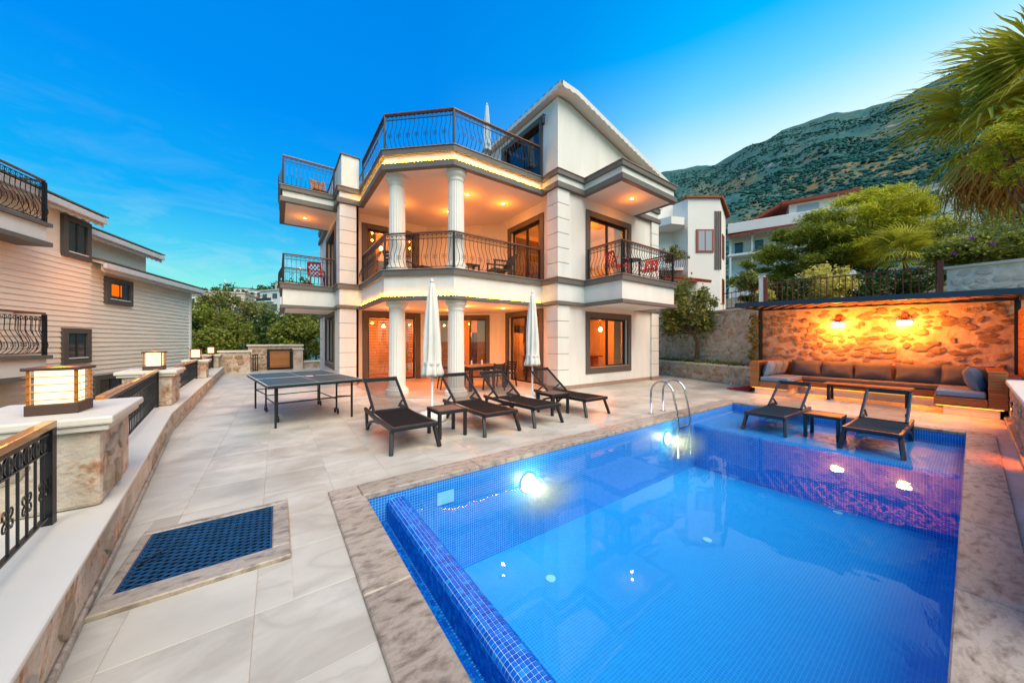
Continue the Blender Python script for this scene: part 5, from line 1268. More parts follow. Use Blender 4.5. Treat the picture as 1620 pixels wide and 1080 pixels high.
m = MB(); m.add([(-4.6, -.6, zz(350)), (-.2, -.6, zz(322)), (-.2, 6, zz(322)), (-4.6, 6, zz(350)), (-4.6, -.6, zz(346)), (-.2, -.6, zz(318)), (-.2, 6, zz(318)), (-4.6, 6, zz(346))], [(0, 3, 2, 1), (4, 5, 6, 7), (0, 1, 5, 4), (1, 2, 6, 5), (2, 3, 7, 6), (3, 0, 4, 7)]); m.build('side_roof', 'red_roof', fv, local=True)
MB().bx(-.6, 6.4, -.8, 7, zz(325)+.002, zz(321)).build('roof', 'red_roof', fv, local=True); MB().lathe([(.5, zz(321)), (.55, zz(319)), (.3, zz(313)), (.12, zz(310))], 2.1, 2, 10).build('chimney', 'red_roof', fv, local=True)
for k in range(5): MB().bx(-5.5+k*2.2, -4.6+k*2.2, -.06, -.004, zz(392), zz(374)).build('window', 'dark_glass', fv, local=True)
MB().bx(1.0, 3.0, -.07, -.015, zz(344), zz(329)).build('window', 'pale_pane', fv, local=True)
for k in range(6): MB().bx(-6.1+k*2.35, -5.9+k*2.35, -1.7, -1.5, -4, zz(364)).build('pillar', 'white_far', fv, local=True)
house(1475, 50, 292, 350, 90, 'pale roofed white house half hidden behind the big palm', 'flat', -48, 3, 2)
HL = [(352, 62, 461, 500, 58, 'beige house with a plain wall above the trees at the far left', 'flat', 20, 3, 2, 'beige_far'),
      (427, 52, 458, 494, 46, 'flat roofed house with a balcony beside the left balcony corner', 'flat', -20, 2, 2, 'white_far'),
      (398, 75, 468, 488, 32, 'small white house with a red roof between the trees and balcony', 'red', 10, 2, 1, 'white_far'),
      (312, 58, 466, 488, 26, 'white house end showing past the neighbour roof gutter', 'flat', 5, 2, 1, 'white_far'),
      (404, 120, 459, 470, 22, 'tiny white house high on the left hillside', 'flat', 0, 2, 1, 'white_far'),
      (380, 140, 456, 465, 20, 'tiny white house on the skyline below the mast', 'flat', 0, 2, 1, 'white_far'),
      (446, 110, 446, 462, 24, 'grey house on the skyline just left of the villa balcony', 'flat', -8, 2, 1, 'beige_far'),
      (366, 105, 462, 472, 24, 'tiny red roofed house on the left hillside', 'red', 6, 2, 1, 'white_far')]
for px, d, y0, y1, w_, lab, rf, rt, wn, fl, wm in HL: house(px, d, y0, y1, w_, lab, rf, rt, wn, fl, wm)
t = thing('radio_mast', 'thin lattice mast on the left skyline', 'mast', at(356, 160, 20), world=True)
x, y, _ = at(356, 160, 0)
m = MB()
for a_ in range(3): m.tube([(x+.8*math.cos(a_*2.1), y+.8*math.sin(a_*2.1), 18), (x+.15*math.cos(a_*2.1), y+.15*math.sin(a_*2.1), 31.5)], .10, 4)
m.build('legs', 'white_paint', t)['kind'] = 'stuff'
for k in range(6):
    z = 20+k*2; m = MB(); r_ = .8-.65*(z-18)/13.5; ring(m, [(x+r_*math.cos(a_*2.1), y+r_*math.sin(a_*2.1)) for a_ in range(3)], .08, z, z+.1); m.build('brace', 'white_paint', t)

# ------------------------------------------------------------------ vegetation
def leaves(mb, r, c, rad, n, size, aspect=1.6, up=.0):
    for _ in range(n):
        g_ = [r.gauss(0, .5) for _ in range(3)]
        p = Vector((c[0]+g_[0]*rad[0], c[1]+g_[1]*rad[1], c[2]+g_[2]*rad[2]))
        d = Vector((r.gauss(0, 1), r.gauss(0, 1), r.gauss(0, .7)+up)).normalized(); e = d.orthogonal().normalized(); e.rotate(Matrix.Rotation(r.uniform(0, 6.28), 3, d))
        s = size*r.uniform(.6, 1.3); a = e*s*.5; b_ = d*s*aspect*.5
        mb.add([p-b_, p+a*.9, p+b_, p-a*.9], [(0, 1, 2, 3)])
def crown(r, c, rad, clumps, per, size, cr=.32, aspect=1.6, up=0, hollow=.45, flat=1.0):
    mb = MB(); cs = []
    for _ in range(clumps):
        while True:
            v = Vector((r.uniform(-1, 1), r.uniform(-1, 1), r.uniform(-1, 1)))
            if hollow < v.length < 1: break
        q = (c[0]+v.x*rad[0], c[1]+v.y*rad[1], c[2]+v.z*rad[2]); cs.append(q); k = r.uniform(.6, 1.25)
        leaves(mb, r, q, (rad[0]*cr*k, rad[1]*cr*k, rad[2]*cr*k*flat), per, size, aspect, up)
    return mb, cs
def tree(name, label, base, c, rad, clumps, per, size, leafm, seed, trunk=.12, group=None, cr=.32, aspect=1.6, lean=(0, 0), cat='tree', hollow=.45, flat=1.0, limbs=9):
    r = random.Random(seed); t = thing(name, label, cat, base, group=group)
    mb, cs = crown(r, c, rad, clumps, per, size, cr, aspect, 0, hollow, flat)
    mb.build('crown', leafm, t)
    m = MB(); top = Vector((c[0], c[1], c[2]-rad[2]*.35)); b0 = Vector(base); mid = b0.lerp(top, .5)+Vector((lean[0], lean[1], 0))
    P = [b0, b0.lerp(mid, .5)+Vector((lean[0]*.2, lean[1]*.2, 0)), mid, mid.lerp(top, .5), top]; m.tube(P, [trunk, trunk*.85, trunk*.7, trunk*.55, trunk*.4], 8)
    for q in cs[:limbs]:
        a = mid.lerp(top, r.uniform(.1, 1)); q = Vector(q); k = a.lerp(q, .5)+Vector((0, 0, -.08*(q-a).length)); m.tube([a, k, q], [trunk*.35, trunk*.22, trunk*.08], 5)
    m.build('trunk', 'bark', t, smooth=True)
    return t
# trees beyond the far end of the terrace
BT = [(322, 27, 500, 1.9, 'leaf_mid', 'yellow-green tree touching the neighbour house corner'), (352, 31, 482, 2.5, 'leaf_olive', 'tallest rounded tree behind the lanterns'), (388, 27, 520, 2.0, 'leaf_mid', 'broad olive green tree behind the end wall block'),
      (415, 32, 500, 2.3, 'leaf_olive', 'pale olive tree rising behind the wooden gate'), (447, 27, 515, 2.1, 'leaf_dark', 'dark bushy tree left of the villa wall'), (482, 25, 515, 2.1, 'leaf_mid', 'bright green tree against the villa side wall'),
      (330, 25, 535, 1.6, 'leaf_mid', 'low bush of a tree just behind the far lanterns'), (500, 30, 505, 2.2, 'leaf_olive', 'tree half hidden by the side balcony of the villa')]
for k, (px, d, yc, rr, lm, lab) in enumerate(BT):
    x, y, _ = at(px, d, 0); z = 1.49+(540-yc-18)*d/521
    tree('broadleaf_tree', lab, (x, y, -3.7), (x, y, z), (rr, rr, rr*.9), 48, 170, .15, lm, 200+k, .14, 'trees behind the terrace end', cr=.26, limbs=5)
HT = MB(); HT.v_add = lambda q: HT.add(q.v, q.f)
for k, (px, d, yc, rr) in enumerate(((300, 60, 495, 3.2), (340, 70, 488, 3.6), (372, 66, 492, 3), (405, 90, 478, 4), (440, 80, 485, 4), (470, 60, 490, 3.4), (388, 95, 470, 3.5), (330, 120, 466, 5), (420, 150, 462, 5), (360, 150, 460, 5), (455, 140, 456, 5), (480, 120, 455, 5))):
    x, y, _ = at(px, d, 0); z = 1.49+(540-yc)*d/521; r_ = random.Random(300+k); mb, _c = crown(r_, (x, y, z-.5), (rr, rr, rr*.7), 22, 45, .55 if d > 100 else .4, .32)
    HT.v_add(mb)
tag(HT.build('hillside_wood', 'leaf_dark'), 'dark trees among the houses on the far left hillside', 'trees', kind='stuff')
# olive in the planter and ground cover
tree('olive_tree', 'leaning olive tree growing in the stone planter beside the villa', (13.9, 6.62, .55), (13.45, 6.75, 2.75), (1.0, 1.0, 1.05), 52, 130, .07, 'leaf_olive', 31, .09, None, .30, 2.2, (-.05, -.30), limbs=14)
for k, (f, s) in enumerate(((.06, .2), (.2, .24), (.36, .26), (.53, .24), (.70, .22), (.86, .2))):
    x, y = 12.95+1.75*f+.05, 4.6+4.3*f; mb = MB(); leaves(mb, random.Random(400+k), (x, y, .66), (s*1.3, s*1.3, s*.45), 260, .05)
    o = mb.build('ground_shrub', 'leaf_mid'); tag(o, ['small green shrub at the sofa end of the planter', 'second low shrub from the sofa in the planter', 'third low shrub from the sofa in the planter', 'low shrub under the olive tree', 'fifth low shrub along the planter', 'low planter shrub nearest the villa wall'][k], 'shrub', 'ground cover shrubs in the planter')
mb = MB(); r_ = random.Random(55)
for k in range(24): leaves(mb, r_, (13.02+r_.uniform(-.06, .05), 4.27+r_.uniform(-.08, .10), .7+k*.075), (.10, .10, .08), 22, .055)
tag(mb.build('climbing_plant', 'leaf_mid'), 'leafy creeper climbing beside the black pergola post', 'climber')
# garden above the wall
x, y, _ = at(1284, 21, 0)
tree('pine_tree', 'dark pine with bare lower branches left of the bright pine', (x, y, 2.5), (x-.7, y-.2, 6.9), (3.3, 2.6, 2.3), 84, 420, .045, 'leaf_pine', 61, .16, 'pines in the upper garden', .22, 6.5, (.1, 0), hollow=.3, flat=.5, limbs=24)
x, y, _ = at(1372, 19, 0)
tree('pine_tree', 'broad bright yellow-green pine in the middle of the upper garden', (x-.2, y, 2.6), (x+.3, y, 7.9), (3.4, 2.7, 2.1), 110, 460, .042, 'leaf_pine_bright', 62, .17, 'pines in the upper garden', .22, 6.5, (.4, 0), hollow=.3, flat=.55, limbs=20)
x, y, _ = at(1215, 24, 0)
tree('pine_tree', 'small dark pine beside the white house', (x, y, 2.5), (x, y, 6.0), (2.3, 2.0, 2.0), 50, 360, .045, 'leaf_pine', 63, .12, 'pines in the upper garden', .24, 6.5, (0, 0), hollow=.3, flat=.5, limbs=14)
x, y, _ = at(1304, 15.5, 0)
tree('yellow_shrub', 'round yellow variegated shrub behind the fence', (x, y, 2.5), (x, y, 4.15), (1.0, 1.0, .85), 40, 90, .10, 'leaf_yellow', 64, .05, None, .3, 1.5, (0, 0), 'shrub', limbs=6)
for k, (px, d, yc, rr, lm, lab) in enumerate(((1250, 15.6, 462, .8, 'leaf_dark', 'dark green bush behind the fence near the white post'), (1360, 15.4, 455, .8, 'leaf_dark', 'dark bush behind the fence right of the yellow shrub'), (1405, 16, 450, .9, 'leaf_dark', 'dense dark bush under the small palm'), (1452, 14.6, 445, .8, 'leaf_dark', 'dark bush behind the right fence post'),
                                              (1190, 15.5, 445, .6, 'leaf_olive', 'thin leafy sapling behind the short fence section'), (1210, 14, 468, .3, 'leaf_yellow', 'pale variegated plant by the white post'))):
    x, y, _ = at(px, d, 0); z = 1.49+(540-yc)*d/521
    tree('garden_bush', lab, (x, y, 2.45), (x, y, z), (rr, rr, rr*.75), 22, 90, .09, lm, 500+k, .03, 'bushes behind the fence', .36, 1.6, (0, 0), 'bush', limbs=4)
for k, (px, d, yc, rr, lab) in enumerate(((1520, 12.5, 398, .85, 'bougainvillea with purple flowers left of the big palm'), (1592, 11.5, 395, .9, 'bougainvillea with purple flowers at the right frame edge'), (1480, 17, 380, 1.3, 'leafy green bush behind the bougainvillea'), (1530, 22, 352, 2.4, 'tall leafy tree under the dry palm fronds'), (1600, 20, 365, 2.3, 'dense green tree at the right edge below the palm'))):
    x, y, _ = at(px, d, 0); z = 1.49+(540-yc)*d/521
    t = tree('bougainvillea', lab, (x, y, 2.45), (x, y, z), (rr, rr, rr*.7), 30, 110, .09, 'leaf_mid', 520+k, .04, 'flowering shrubs above the white wall', .34, 1.5, (0, 0), 'shrub', limbs=4)
    if k < 2:
        mb = MB(); r_ = random.Random(530+k)
        for _ in range(9): leaves(mb, r_, (x+r_.uniform(-.8, .8)*rr-.15, y+r_.uniform(-.8, .8)*rr, z+r_.uniform(-.7, .4)*rr), (.12, .12, .09), 30, .045, 1.1)
        mb.build('blossom', 'petal_purple', t)
mb = MB(); r_ = random.Random(77); bx_, by_, _ = at(1066, 17.2, 0)
for k in range(26): leaves(mb, r_, (bx_+r_.uniform(-.9, .8)*CA, by_-r_.uniform(-.9, .8)*SA, 5.95+r_.uniform(-.12, .3)), (.16, .16, .14), 45, .075)
t = thing('balcony_plants', 'trailing flowering plants on the white house balcony', 'plants', (bx_, by_, 5.5)); mb.build('foliage', 'leaf_olive', t)
mb = MB()
for k in range(12): leaves(mb, r_, (bx_+r_.uniform(-.8, .9)*CA, by_-r_.uniform(-.8, .8)*SA-.1, 5.85+r_.uniform(-.2, .2)), (.09, .09, .08), 18, .06, 1)
mb.build('blossom', 'petal_pink', t)
tree('pine_tree', 'bright feathery pine bough at the right edge in front of the palm', (12.7, -1.5, -.2), (12.0, -.62, 5.45), (.55, .55, .75), 26, 420, .02, 'leaf_pine_bright', 66, .08, 'pines in the upper garden', .3, 7, (.1, -.2), hollow=.2, flat=.7, limbs=12)
# fan palms
def frond_mesh(name, seed, pet, fan, mt, droop=.5, dry=False):
    r = random.Random(seed); m = MB(); m.tube([(0, 0, 0), (pet*.5, 0, .06), (pet, 0, .0)], [.022, .016, .012], 4)
    n = 26
    for k in range(n):
        a = R(-118+236*k/(n-1)); L0 = fan*(1-.28*abs(a)/R(118))*r.uniform(.88, 1.08); wd = L0*.030; d = Vector((math.cos(a), math.sin(a), 0)); s = Vector((-d.y, d.x, 0))
        o = Vector((pet, 0, 0)); P = []
        for j, f in enumerate((.03, .35, .62, .84, 1.0)):
            z = -droop*L0*max(0, f-.35)**1.8*r.uniform(.8, 1.3) - (.04*abs(a)*f) + (.05*L0*f if not dry else -.3*L0*f*f)
            P.append((o+d*L0*f+Vector((0, 0, z)), wd*(.35, 1, .85, .45, .05)[j]))
        b0 = len(m.v)
        for p, w_ in P: m.v += [tuple(p-s*w_+Vector((0, 0, w_*.5))), tuple(p), tuple(p+s*w_+Vector((0, 0, w_*.5)))]
        for j in range(4): q = b0+3*j; m.f += [(q, q+1, q+4, q+3), (q+1, q+2, q+5, q+4)]
    return m.mesh(name, mt)
def palm(label, base, ctr, n, pet, fan, seed, trunk, low=-50, dry_n=0, group='fan palms in the garden'):
    r = random.Random(seed); t = thing('fan_palm', label, 'palm', base, group=group); c = Vector(ctr)
    ms = [frond_mesh('frond', seed+k, pet, fan, 'leaf_palm', .55+.15*k) for k in range(4)]; md = [frond_mesh('dry_frond', seed+9+k, pet*.9, fan*.95, 'leaf_palm_dry', .9, True) for k in range(2)]
    for k in range(n+dry_n):
        dry = k >= n; az = r.uniform(0, 360) if not dry else k*360/max(1, dry_n)+r.uniform(-20, 20); el = R(80-(80-low)*((k+.5)/n)) if not dry else R(r.uniform(-72, -28))
        mtx = Matrix.Translation(c) @ Matrix.Rotation(R(az+k*137.5), 4, 'Z') @ Matrix.Rotation(-el, 4, 'Y') @ Matrix.Rotation(r.uniform(-.4, .4), 4, 'X') @ Matrix.Scale(r.uniform(.85, 1.1), 4)
        put('dry_frond' if dry else 'frond', (r.choice(md) if dry else r.choice(ms)), t, mtx)
    m = MB(); b0 = Vector(base); m.tube([b0, b0.lerp(c, .5), c], [trunk*1.2, trunk, trunk*.9], 10); m.build('trunk', 'bark', t)
palm('large fan palm with drooping and dry fronds at the upper right', (14.9, -1.0, 2.5), (14.35, -.9, 6.85), 60, 1.3, 1.4, 71, .2, -50, 26)
x, y, _ = at(1432, 15.6, 0); palm('small fan palm in front of the bright pine', (x, y, 2.5), (x, y, 5.55), 24, .85, .95, 72, .12, -25, 0)
# pots in the garden
x, y, _ = at(1292, 14.4, 0); t = thing('clay_bowl', 'shallow clay bowl with a curled white plant behind the fence', 'pot', (x, y, 2.55)); MB().lathe([(.16, 2.55), (.30, 2.72), (.30, 2.75), (.26, 2.74)], x, y, 16).build('bowl', 'pot_clay', t)
for k in range(5): a = k*1.25; MB().tube([(x, y, 2.74), (x+.10*math.cos(a), y+.1*math.sin(a), 2.98), (x+.22*math.cos(a), y+.22*math.sin(a), 2.9)], [.02, .018, .006], 5).build('plant_arm', 'white_paint', t)
x, y, _ = at(1331, 14.2, 0); t = thing('red_lantern_box', 'dark red lantern-shaped box behind the fence', 'lantern', (x, y, 2.5)); MB().bx(x-.14, x+.14, y-.14, y+.14, 2.5, 3.25).build('body', 'brown_window', t, bevel=.02); MB().lathe([(.2, 3.25), (.08, 3.4), (.02, 3.45)], x, y, 4).build('lid', 'brown_window', t); MB().bx(x-.2, x+.2, y-.2, y+.2, 2.42, 2.75).build('foot', 'brown_window', t, bevel=.02)

# ------------------------------------------------------------------ furniture
def lounger(label, loc, rz_=0, fr='anthracite', sl='sling', op='sling_open', group='sun loungers', src=None):
    """local frame: x across, y from foot end to head end"""
    if src:
        t = copy_tree(src); t.location = loc; t.rotation_euler = (0, 0, rz_); tag(t, label, 'sun lounger', group); return t
    t = thing('sun_lounger', label, 'sun lounger', loc, rz_, group, world=False); w_ = .30
    for s in (-1, 1):
        m = MB(); pts = [(s*w_, .02, .325), (s*w_, .5, .315), (s*w_, 1.0, .30), (s*w_, 1.35, .315), (s*w_, 1.68, .325)]
        for a, b in zip(pts, pts[1:]): m.bar(a, b, .045, .062)
        m.build('side_rail', fr, t, bevel=.008, local=True)
        m = MB(); m.bar((s*w_*.98, .08, .31), (s*(w_+.035), -.03, 0), .055, .05); m.build('leg', fr, t, bevel=.01, local=True)
        m = MB(); m.bar((s*w_, 1.60, .315), (s*w_, 1.52, 0), .045, .06); m.build('leg', fr, t, bevel=.01, local=True)
        m = MB(); arc_ = [(s*w_, 1.50, .02), (s*w_, 1.42, .10), (s*w_, 1.25, .19), (s*w_, .95, .255), (s*w_, .70, .285)]
        for a, b in zip(arc_, arc_[1:]): m.bar(a, b, .04, .045)
        m.build('arch_brace', fr, t, bevel=.006, local=True)
        m = MB(); m.bar((s*(w_-.03), 1.18, .345), (s*(w_-.03), 1.86, .80), .042, .042); m.build('backrest_rail', fr, t, bevel=.01, local=True)
        m = MB(); m.bar((s*(w_-.055), 1.40, .46), (s*(w_-.055), 1.60, .33), .022, .03); m.build('strut', fr, t, local=True)
    m = MB(); m.bar((-w_-.02, .02, .325), (w_+.02, .02, .325), .06, .062); m.build('front_bar', fr, t, bevel=.012, local=True)
    m = MB(); m.bar((-w_+.01, 1.86, .80), (w_-.01, 1.86, .80), .045, .075); m.build('top_bar', fr, t, bevel=.012, local=True)
    for y in (.70, 1.55): m = MB(); m.bar((-w_, y, .285), (w_, y, .285), .03, .04); m.build('crossbar', fr, t, local=True)
    m = MB(); n = 10
    for i in range(n+1):
        y = .04+1.16*i/n; sag = .022*math.sin(math.pi*i/n)
        for j in range(7): x = -w_+.02+2*(w_-.02)*j/6; m.v.append((x, y, .345-sag*(1-(x/w_)**2)*.9))
    for i in range(n):
        for j in range(6): q = i*7+j; m.f.append((q, q+1, q+8, q+7))
    m.build('seat_sling', sl, t, smooth=True, local=True)
    m = MB()
    for i in range(n+1):
        f = i/n; y = 1.19+.66*f; z = .35+.44*f; sag = .035*math.sin(math.pi*f)
        for j in range(7): x = -w_+.035+2*(w_-.035)*j/6; k = 1-(x/w_)**2; m.v.append((x, y+sag*k*.55, z-sag*k))
    for i in range(n):
        for j in range(6): q = i*7+j; m.f.append((q, q+1, q+8, q+7))
    m.build('backrest_sling', op, t, smooth=True, local=True)
    return t
L1 = lounger('leftmost dark sun lounger on the terrace, nearest the table tennis table', (1.545, 4.43, 0), 0)
lounger('second sun lounger from the left, before the left column', (2.965, 4.43, 0), R(-1), src=L1)
lounger('third sun lounger from the left on the terrace', (3.94, 4.41, 0), R(1), src=L1)
lounger('rightmost terrace sun lounger beside the villa wall', (5.26, 4.41, 0), R(-1.5), src=L1)
P1_ = lounger('left dark blue sun lounger standing in the shallow pool shelf', (7.48, 2.30, SHZ+.002), R(-90), 'navy_frame', 'navy_sling', 'navy_sling_open', 'loungers on the pool shelf')
lounger('right dark blue sun lounger standing in the shallow pool shelf', (7.44, .92, SHZ+.002), R(-90), group='loungers on the pool shelf', src=P1_)
def side_table(label, loc, rz_=0, fr='anthracite', top='table_top_brown', src=None):
    if src:
        t = copy_tree(src); t.location = loc; t.rotation_euler = (0, 0, rz_); return tag(t, label, 'side table', 'side tables by the loungers')
    t = thing('side_table', label, 'side table', loc, rz_, 'side tables by the loungers', world=False); s = .215; h = .43
    for x in (-1, 1):
        for y in (-1, 1): MB().bx(x*s-.025, x*s+.025, y*s-.025, y*s+.025, 0, h-.05).build('leg', fr, t, bevel=.006, local=True)
    m = MB(); ring(m, [(-s-.03, -s-.03), (s+.03, -s-.03), (s+.03, s+.03), (-s-.03, s+.03)], .05, h-.055, h); m.build('frame', fr, t, bevel=.008, local=True)
    MB().bx(-s+.021, s-.021, -s+.021, s-.021, h-.02, h-.004).build('top', top, t, local=True)
    return t
T1_ = side_table('small dark side table between the first two loungers', (2.23, 4.93, 0)); side_table('small dark side table between the third and fourth loungers', (4.70, 5.11, 0), src=T1_)
side_table('small table with a tan top between the two pool loungers', (8.0, 1.55, SHZ+.002), 0, 'navy_frame', 'teak')

def parasol(label, x, y, ztop, zlow, base=True, z0=0, mt='canvas', rr=.155, group='closed parasols'):
    t = thing('closed_parasol', label, 'parasol', (x, y, z0), group=group)
    MB().tube([(x, y, z0+(.05 if base else 0)), (x, y, ztop-.05)], .022, 10).build('pole', 'white_paint', t, smooth=True)
    H_ = ztop-zlow; r0 = random.Random(int(x*100)); ph = [r0.uniform(-.25, .25) for _ in range(9)]
    def rad_(i, j, a): return 1 + (.20+.05*math.sin(i*1.7))*math.cos(8*a + .5*math.sin(i*.8) + ph[i % 9]) + .07*math.sin(3*a+i)
    prof = [(.02, ztop), (.045, ztop-.06), (rr*.52, ztop-H_*.16), (rr*.74, ztop-H_*.32), (rr*.9, ztop-H_*.52), (rr*.93, ztop-H_*.70), (rr*.92, ztop-H_*.82), (rr*1.08, ztop-H_*.90), (rr*1.22, ztop-H_*.97), (rr*1.1, zlow), (rr*.5, zlow+.05)]
    m = MB(); m.lathe(prof[::-1], x, y, 48, rad=rad_); m.build('canopy', mt, t, smooth=True)
    MB().lathe([(.03, ztop-.01), (.035, ztop+.02), (.012, ztop+.07)], x, y, 10).build('finial', 'white_paint', t, smooth=True)
    m = MB(); ring(m, [(x+(rr+.02)*math.cos(a*.5236), y+(rr+.02)*math.sin(a*.5236)) for a in range(12)], .012, zlow+H_*.13, zlow+H_*.15); m.build('tie_band', mt, t)
    if base:
        MB().lathe([(.23, 0), (.265, .03), (.265, .11), (.22, .17), (.10, .19), (.05, .20)], x, y, 28).build('base', 'canvas', t, smooth=True, bevel=.0)
parasol('closed white parasol on a round base behind the first side table', 2.37, 5.90, 2.60, .84)
parasol('closed white parasol left of the corner pier', 5.05, 6.22, 2.66, .90, rr=.14)
parasol('closed pale parasol on the roof terrace', 6.05, 10.0, 9.85, 8.2, False, 6.68, 'canvas_blue', .12, group='parasol on the roof')

# table tennis table
tt = thing('tennis_table', 'dark green table tennis table on wheeled black legs', 'table', (.41, 8.22, 0), R(9), world=False)
for s in (-1, 1): 
    h_ = MB().bx(-.7625, .7625, (.004 if s > 0 else -1.37), (1.37 if s > 0 else -.004), .735, .758).build('table_half', 'pp_top', tt, local=True)
    m = MB(); ring(m, [(-.7625, min(.004*s, 1.37*s)), (.7625, min(.004*s, 1.37*s)), (.7625, max(.004*s, 1.37*s)), (-.7625, max(.004*s, 1.37*s))], .014, .7585, .7595); m.build('edge_line', 'white_paint', h_, local=True)
    MB().bx(-.003, .003, min(.02*s, 1.35*s), max(.02*s, 1.35*s), .7585, .7592).build('centre_line', 'white_paint', h_, local=True)
    m = MB(); ring(m, [(-.75, min(.02*s, 1.36*s)), (.75, min(.02*s, 1.36*s)), (.75, max(.02*s, 1.36*s)), (-.75, max(.02*s, 1.36*s))], .03, .70, .734); m.build('apron', 'iron', h_, local=True)
    for x in (-.62, .62):
        MB().bx(x-.016, x+.016, s*1.18-.016, s*1.18+.016, 0, .70).build('leg', 'iron', tt, local=True)
        MB().bx(x*.82-.014, x*.82+.014, s*.62-.014, s*.62+.014, .10, .70).build('leg', 'iron', tt, local=True)
        m = MB(); m.bar((x*.82, s*.62-.10, .095), (x*.82, s*.62+.10, .095), .03, .03); m.build('caster_bar', 'iron', tt, local=True)
        for k in (-.09, .09):
            mm = MB(); mm.lathe([(.035, -.015), (.04, -.008), (.04, .008), (.035, .015)], 0, 0, 14).xf(Matrix.Translation((x*.82, s*.62+k, .042)) @ Matrix.Rotation(R(90), 4, 'Y')); mm.build('wheel', 'rubber', tt, local=True)
        MB().bar((x, s*1.18, .42), (x*.82, s*.62, .36), .018, .018).build('stay', 'iron', tt, local=True)
    MB().bar((-.62, s*1.18, .42), (.62, s*1.18, .42), .018, .018).build('cross_stay', 'iron', tt, local=True)
    MB().bar((-.51, s*.62, .34), (.51, s*.62, .34), .018, .018).build('cross_stay', 'iron', tt, local=True)
for x in (-.51, .51): MB().bar((x, -.62, .30), (x, .62, .30), .018, .018).build('long_stay', 'iron', tt, local=True)
pb = thing('paddle', 'reddish table tennis bat lying on the green table', 'bat', (.56, 8.05, .762), R(60), world=False)
MB().lathe([(.078, 0), (.08, .004), (.08, .010), (.078, .014)], 0, 0, 22).build('blade', 'paper_pink', pb, local=True); MB().bar((.07, 0, .008), (.19, 0, .008), .028, .02).build('handle', 'rubber', pb, bevel=.005, local=True)

# dining set in the porch
dt = thing('dining_table', 'square dark dining table in the lit porch', 'table', (5.25, 9.1, .012), R(8), world=False)
MB().bx(-.72, .72, -.45, .45, .705, .735).build('top', 'table_top_brown', dt, bevel=.006, local=True)
for x in (-.66, .66):
    for y in (-.39, .39): MB().bx(x-.035, x+.035, y-.035, y+.035, 0, .704).build('leg', 'anthracite', dt, local=True)
m = MB(); ring(m, [(-.69, -.42), (.69, -.42), (.69, .42), (-.69, .42)], .03, .62, .703); m.build('apron', 'anthracite', dt, local=True)
for k, (x, y) in enumerate(((5.0, 9.2), (5.35, 9.15))):
    t = thing('shaker', ['left white table shaker on the porch table', 'right white table shaker on the porch table'][k], 'shaker', (x, y, .748)); MB().lathe([(.025, .748), (.03, .77), (.022, .85), (.026, .86), (.02, .89)], x, y, 14).build('jar', 'white_paint', t, smooth=True)
def slat_chair(label, loc, rz_, mt='anthracite', group='dining chairs in the porch', src=None):
    if src:
        t = copy_tree(src); t.location = loc; t.rotation_euler = (0, 0, rz_); return tag(t, label, 'chair', group)
    t = thing('dining_chair', label, 'chair', loc, rz_, group, world=False)
    MB().bx(-.22, .22, -.22, .20, .43, .46).build('seat', mt, t, bevel=.01, local=True)
    for x in (-.2, .2):
        m = MB(); m.bar((x, -.2, .43), (x*1.08, -.24, 0), .035, .035); m.build('leg', mt, t, local=True)
        m = MB(); m.bar((x, .19, .45), (x*1.08, .26, 0), .035, .035); m.build('leg', mt, t, local=True)
        m = MB(); m.bar((x, .19, .44), (x, .28, .84), .035, .03); m.build('back_post', mt, t, local=True)
        m = MB(); m.bar((x*1.12, -.19, .64), (x*1.12, .24, .66), .04, .022); m.build('armrest', mt, t, local=True)
        m = MB(); m.bar((x*1.12, -.19, .64), (x*1.05, -.2, .43), .03, .03); m.build('arm_support', mt, t, local=True)
    for k in range(4): z = .56+k*.075; MB().bar((-.19, .205+.022*(z-.44)*10*.2+k*.012, z), (.19, .205+.022*(z-.44)*10*.2+k*.012, z), .016, .05).build('back_slat', mt, t, local=True)
    return t
C1 = slat_chair('dark slatted chair left of the porch table, behind the first parasol', (4.35, 9.6, .012), R(80))
slat_chair('dark slatted chair on the near side of the porch table', (5.35, 8.45, .012), R(188), src=C1); slat_chair('dark slatted chair at the right end of the porch table', (6.2, 9.0, .012), R(-80), src=C1); slat_chair('dark slatted chair on the far side of the porch table', (5.0, 9.75, .012), R(5), src=C1)
# slatted chairs and stools on the upper porch
def lounge_chair(label, loc, rz_, src=None, group='slatted lounge chairs on the upper porch'):
    if src:
        t = copy_tree(src); t.location = loc; t.rotation_euler = (0, 0, rz_); return tag(t, label, 'chair', group)
    t = thing('lounge_chair', label, 'chair', loc, rz_, group, world=False)
    for k in range(5): MB().bar((-.27, -.25+k*.11, .33-.012*k), (.27, -.25+k*.11, .33-.012*k), .085, .022).build('seat_slat', 'dark_frame', t, local=True)
    for k in range(5): MB().bar((-.27, .30+k*.05, .40+k*.10), (.27, .30+k*.05, .40+k*.10), .022, .075).build('back_slat', 'dark_frame', t, local=True)
    for x in (-.29, .29):
        for a, b, nm in (((x, -.28, 0), (x, -.28, .55), 'leg'), ((x, .30, 0), (x, .30, .52), 'leg'), ((x, -.32, .555), (x, .42, .555), 'armrest'), ((x, .24, .30), (x, .52, .88), 'back_post'), ((x, -.28, .29), (x, .3, .25), 'seat_rail')): MB().bar(a, b, .04, .045).build(nm, 'dark_frame', t, local=True)
    return t
A1 = lounge_chair('brown slatted armchair at the right of the upper porch', (5.75, 8.75, Z1+.022), R(-100)); lounge_chair('brown slatted armchair by the left upper door', (3.25, 10.6, Z1+.022), R(120), src=A1)
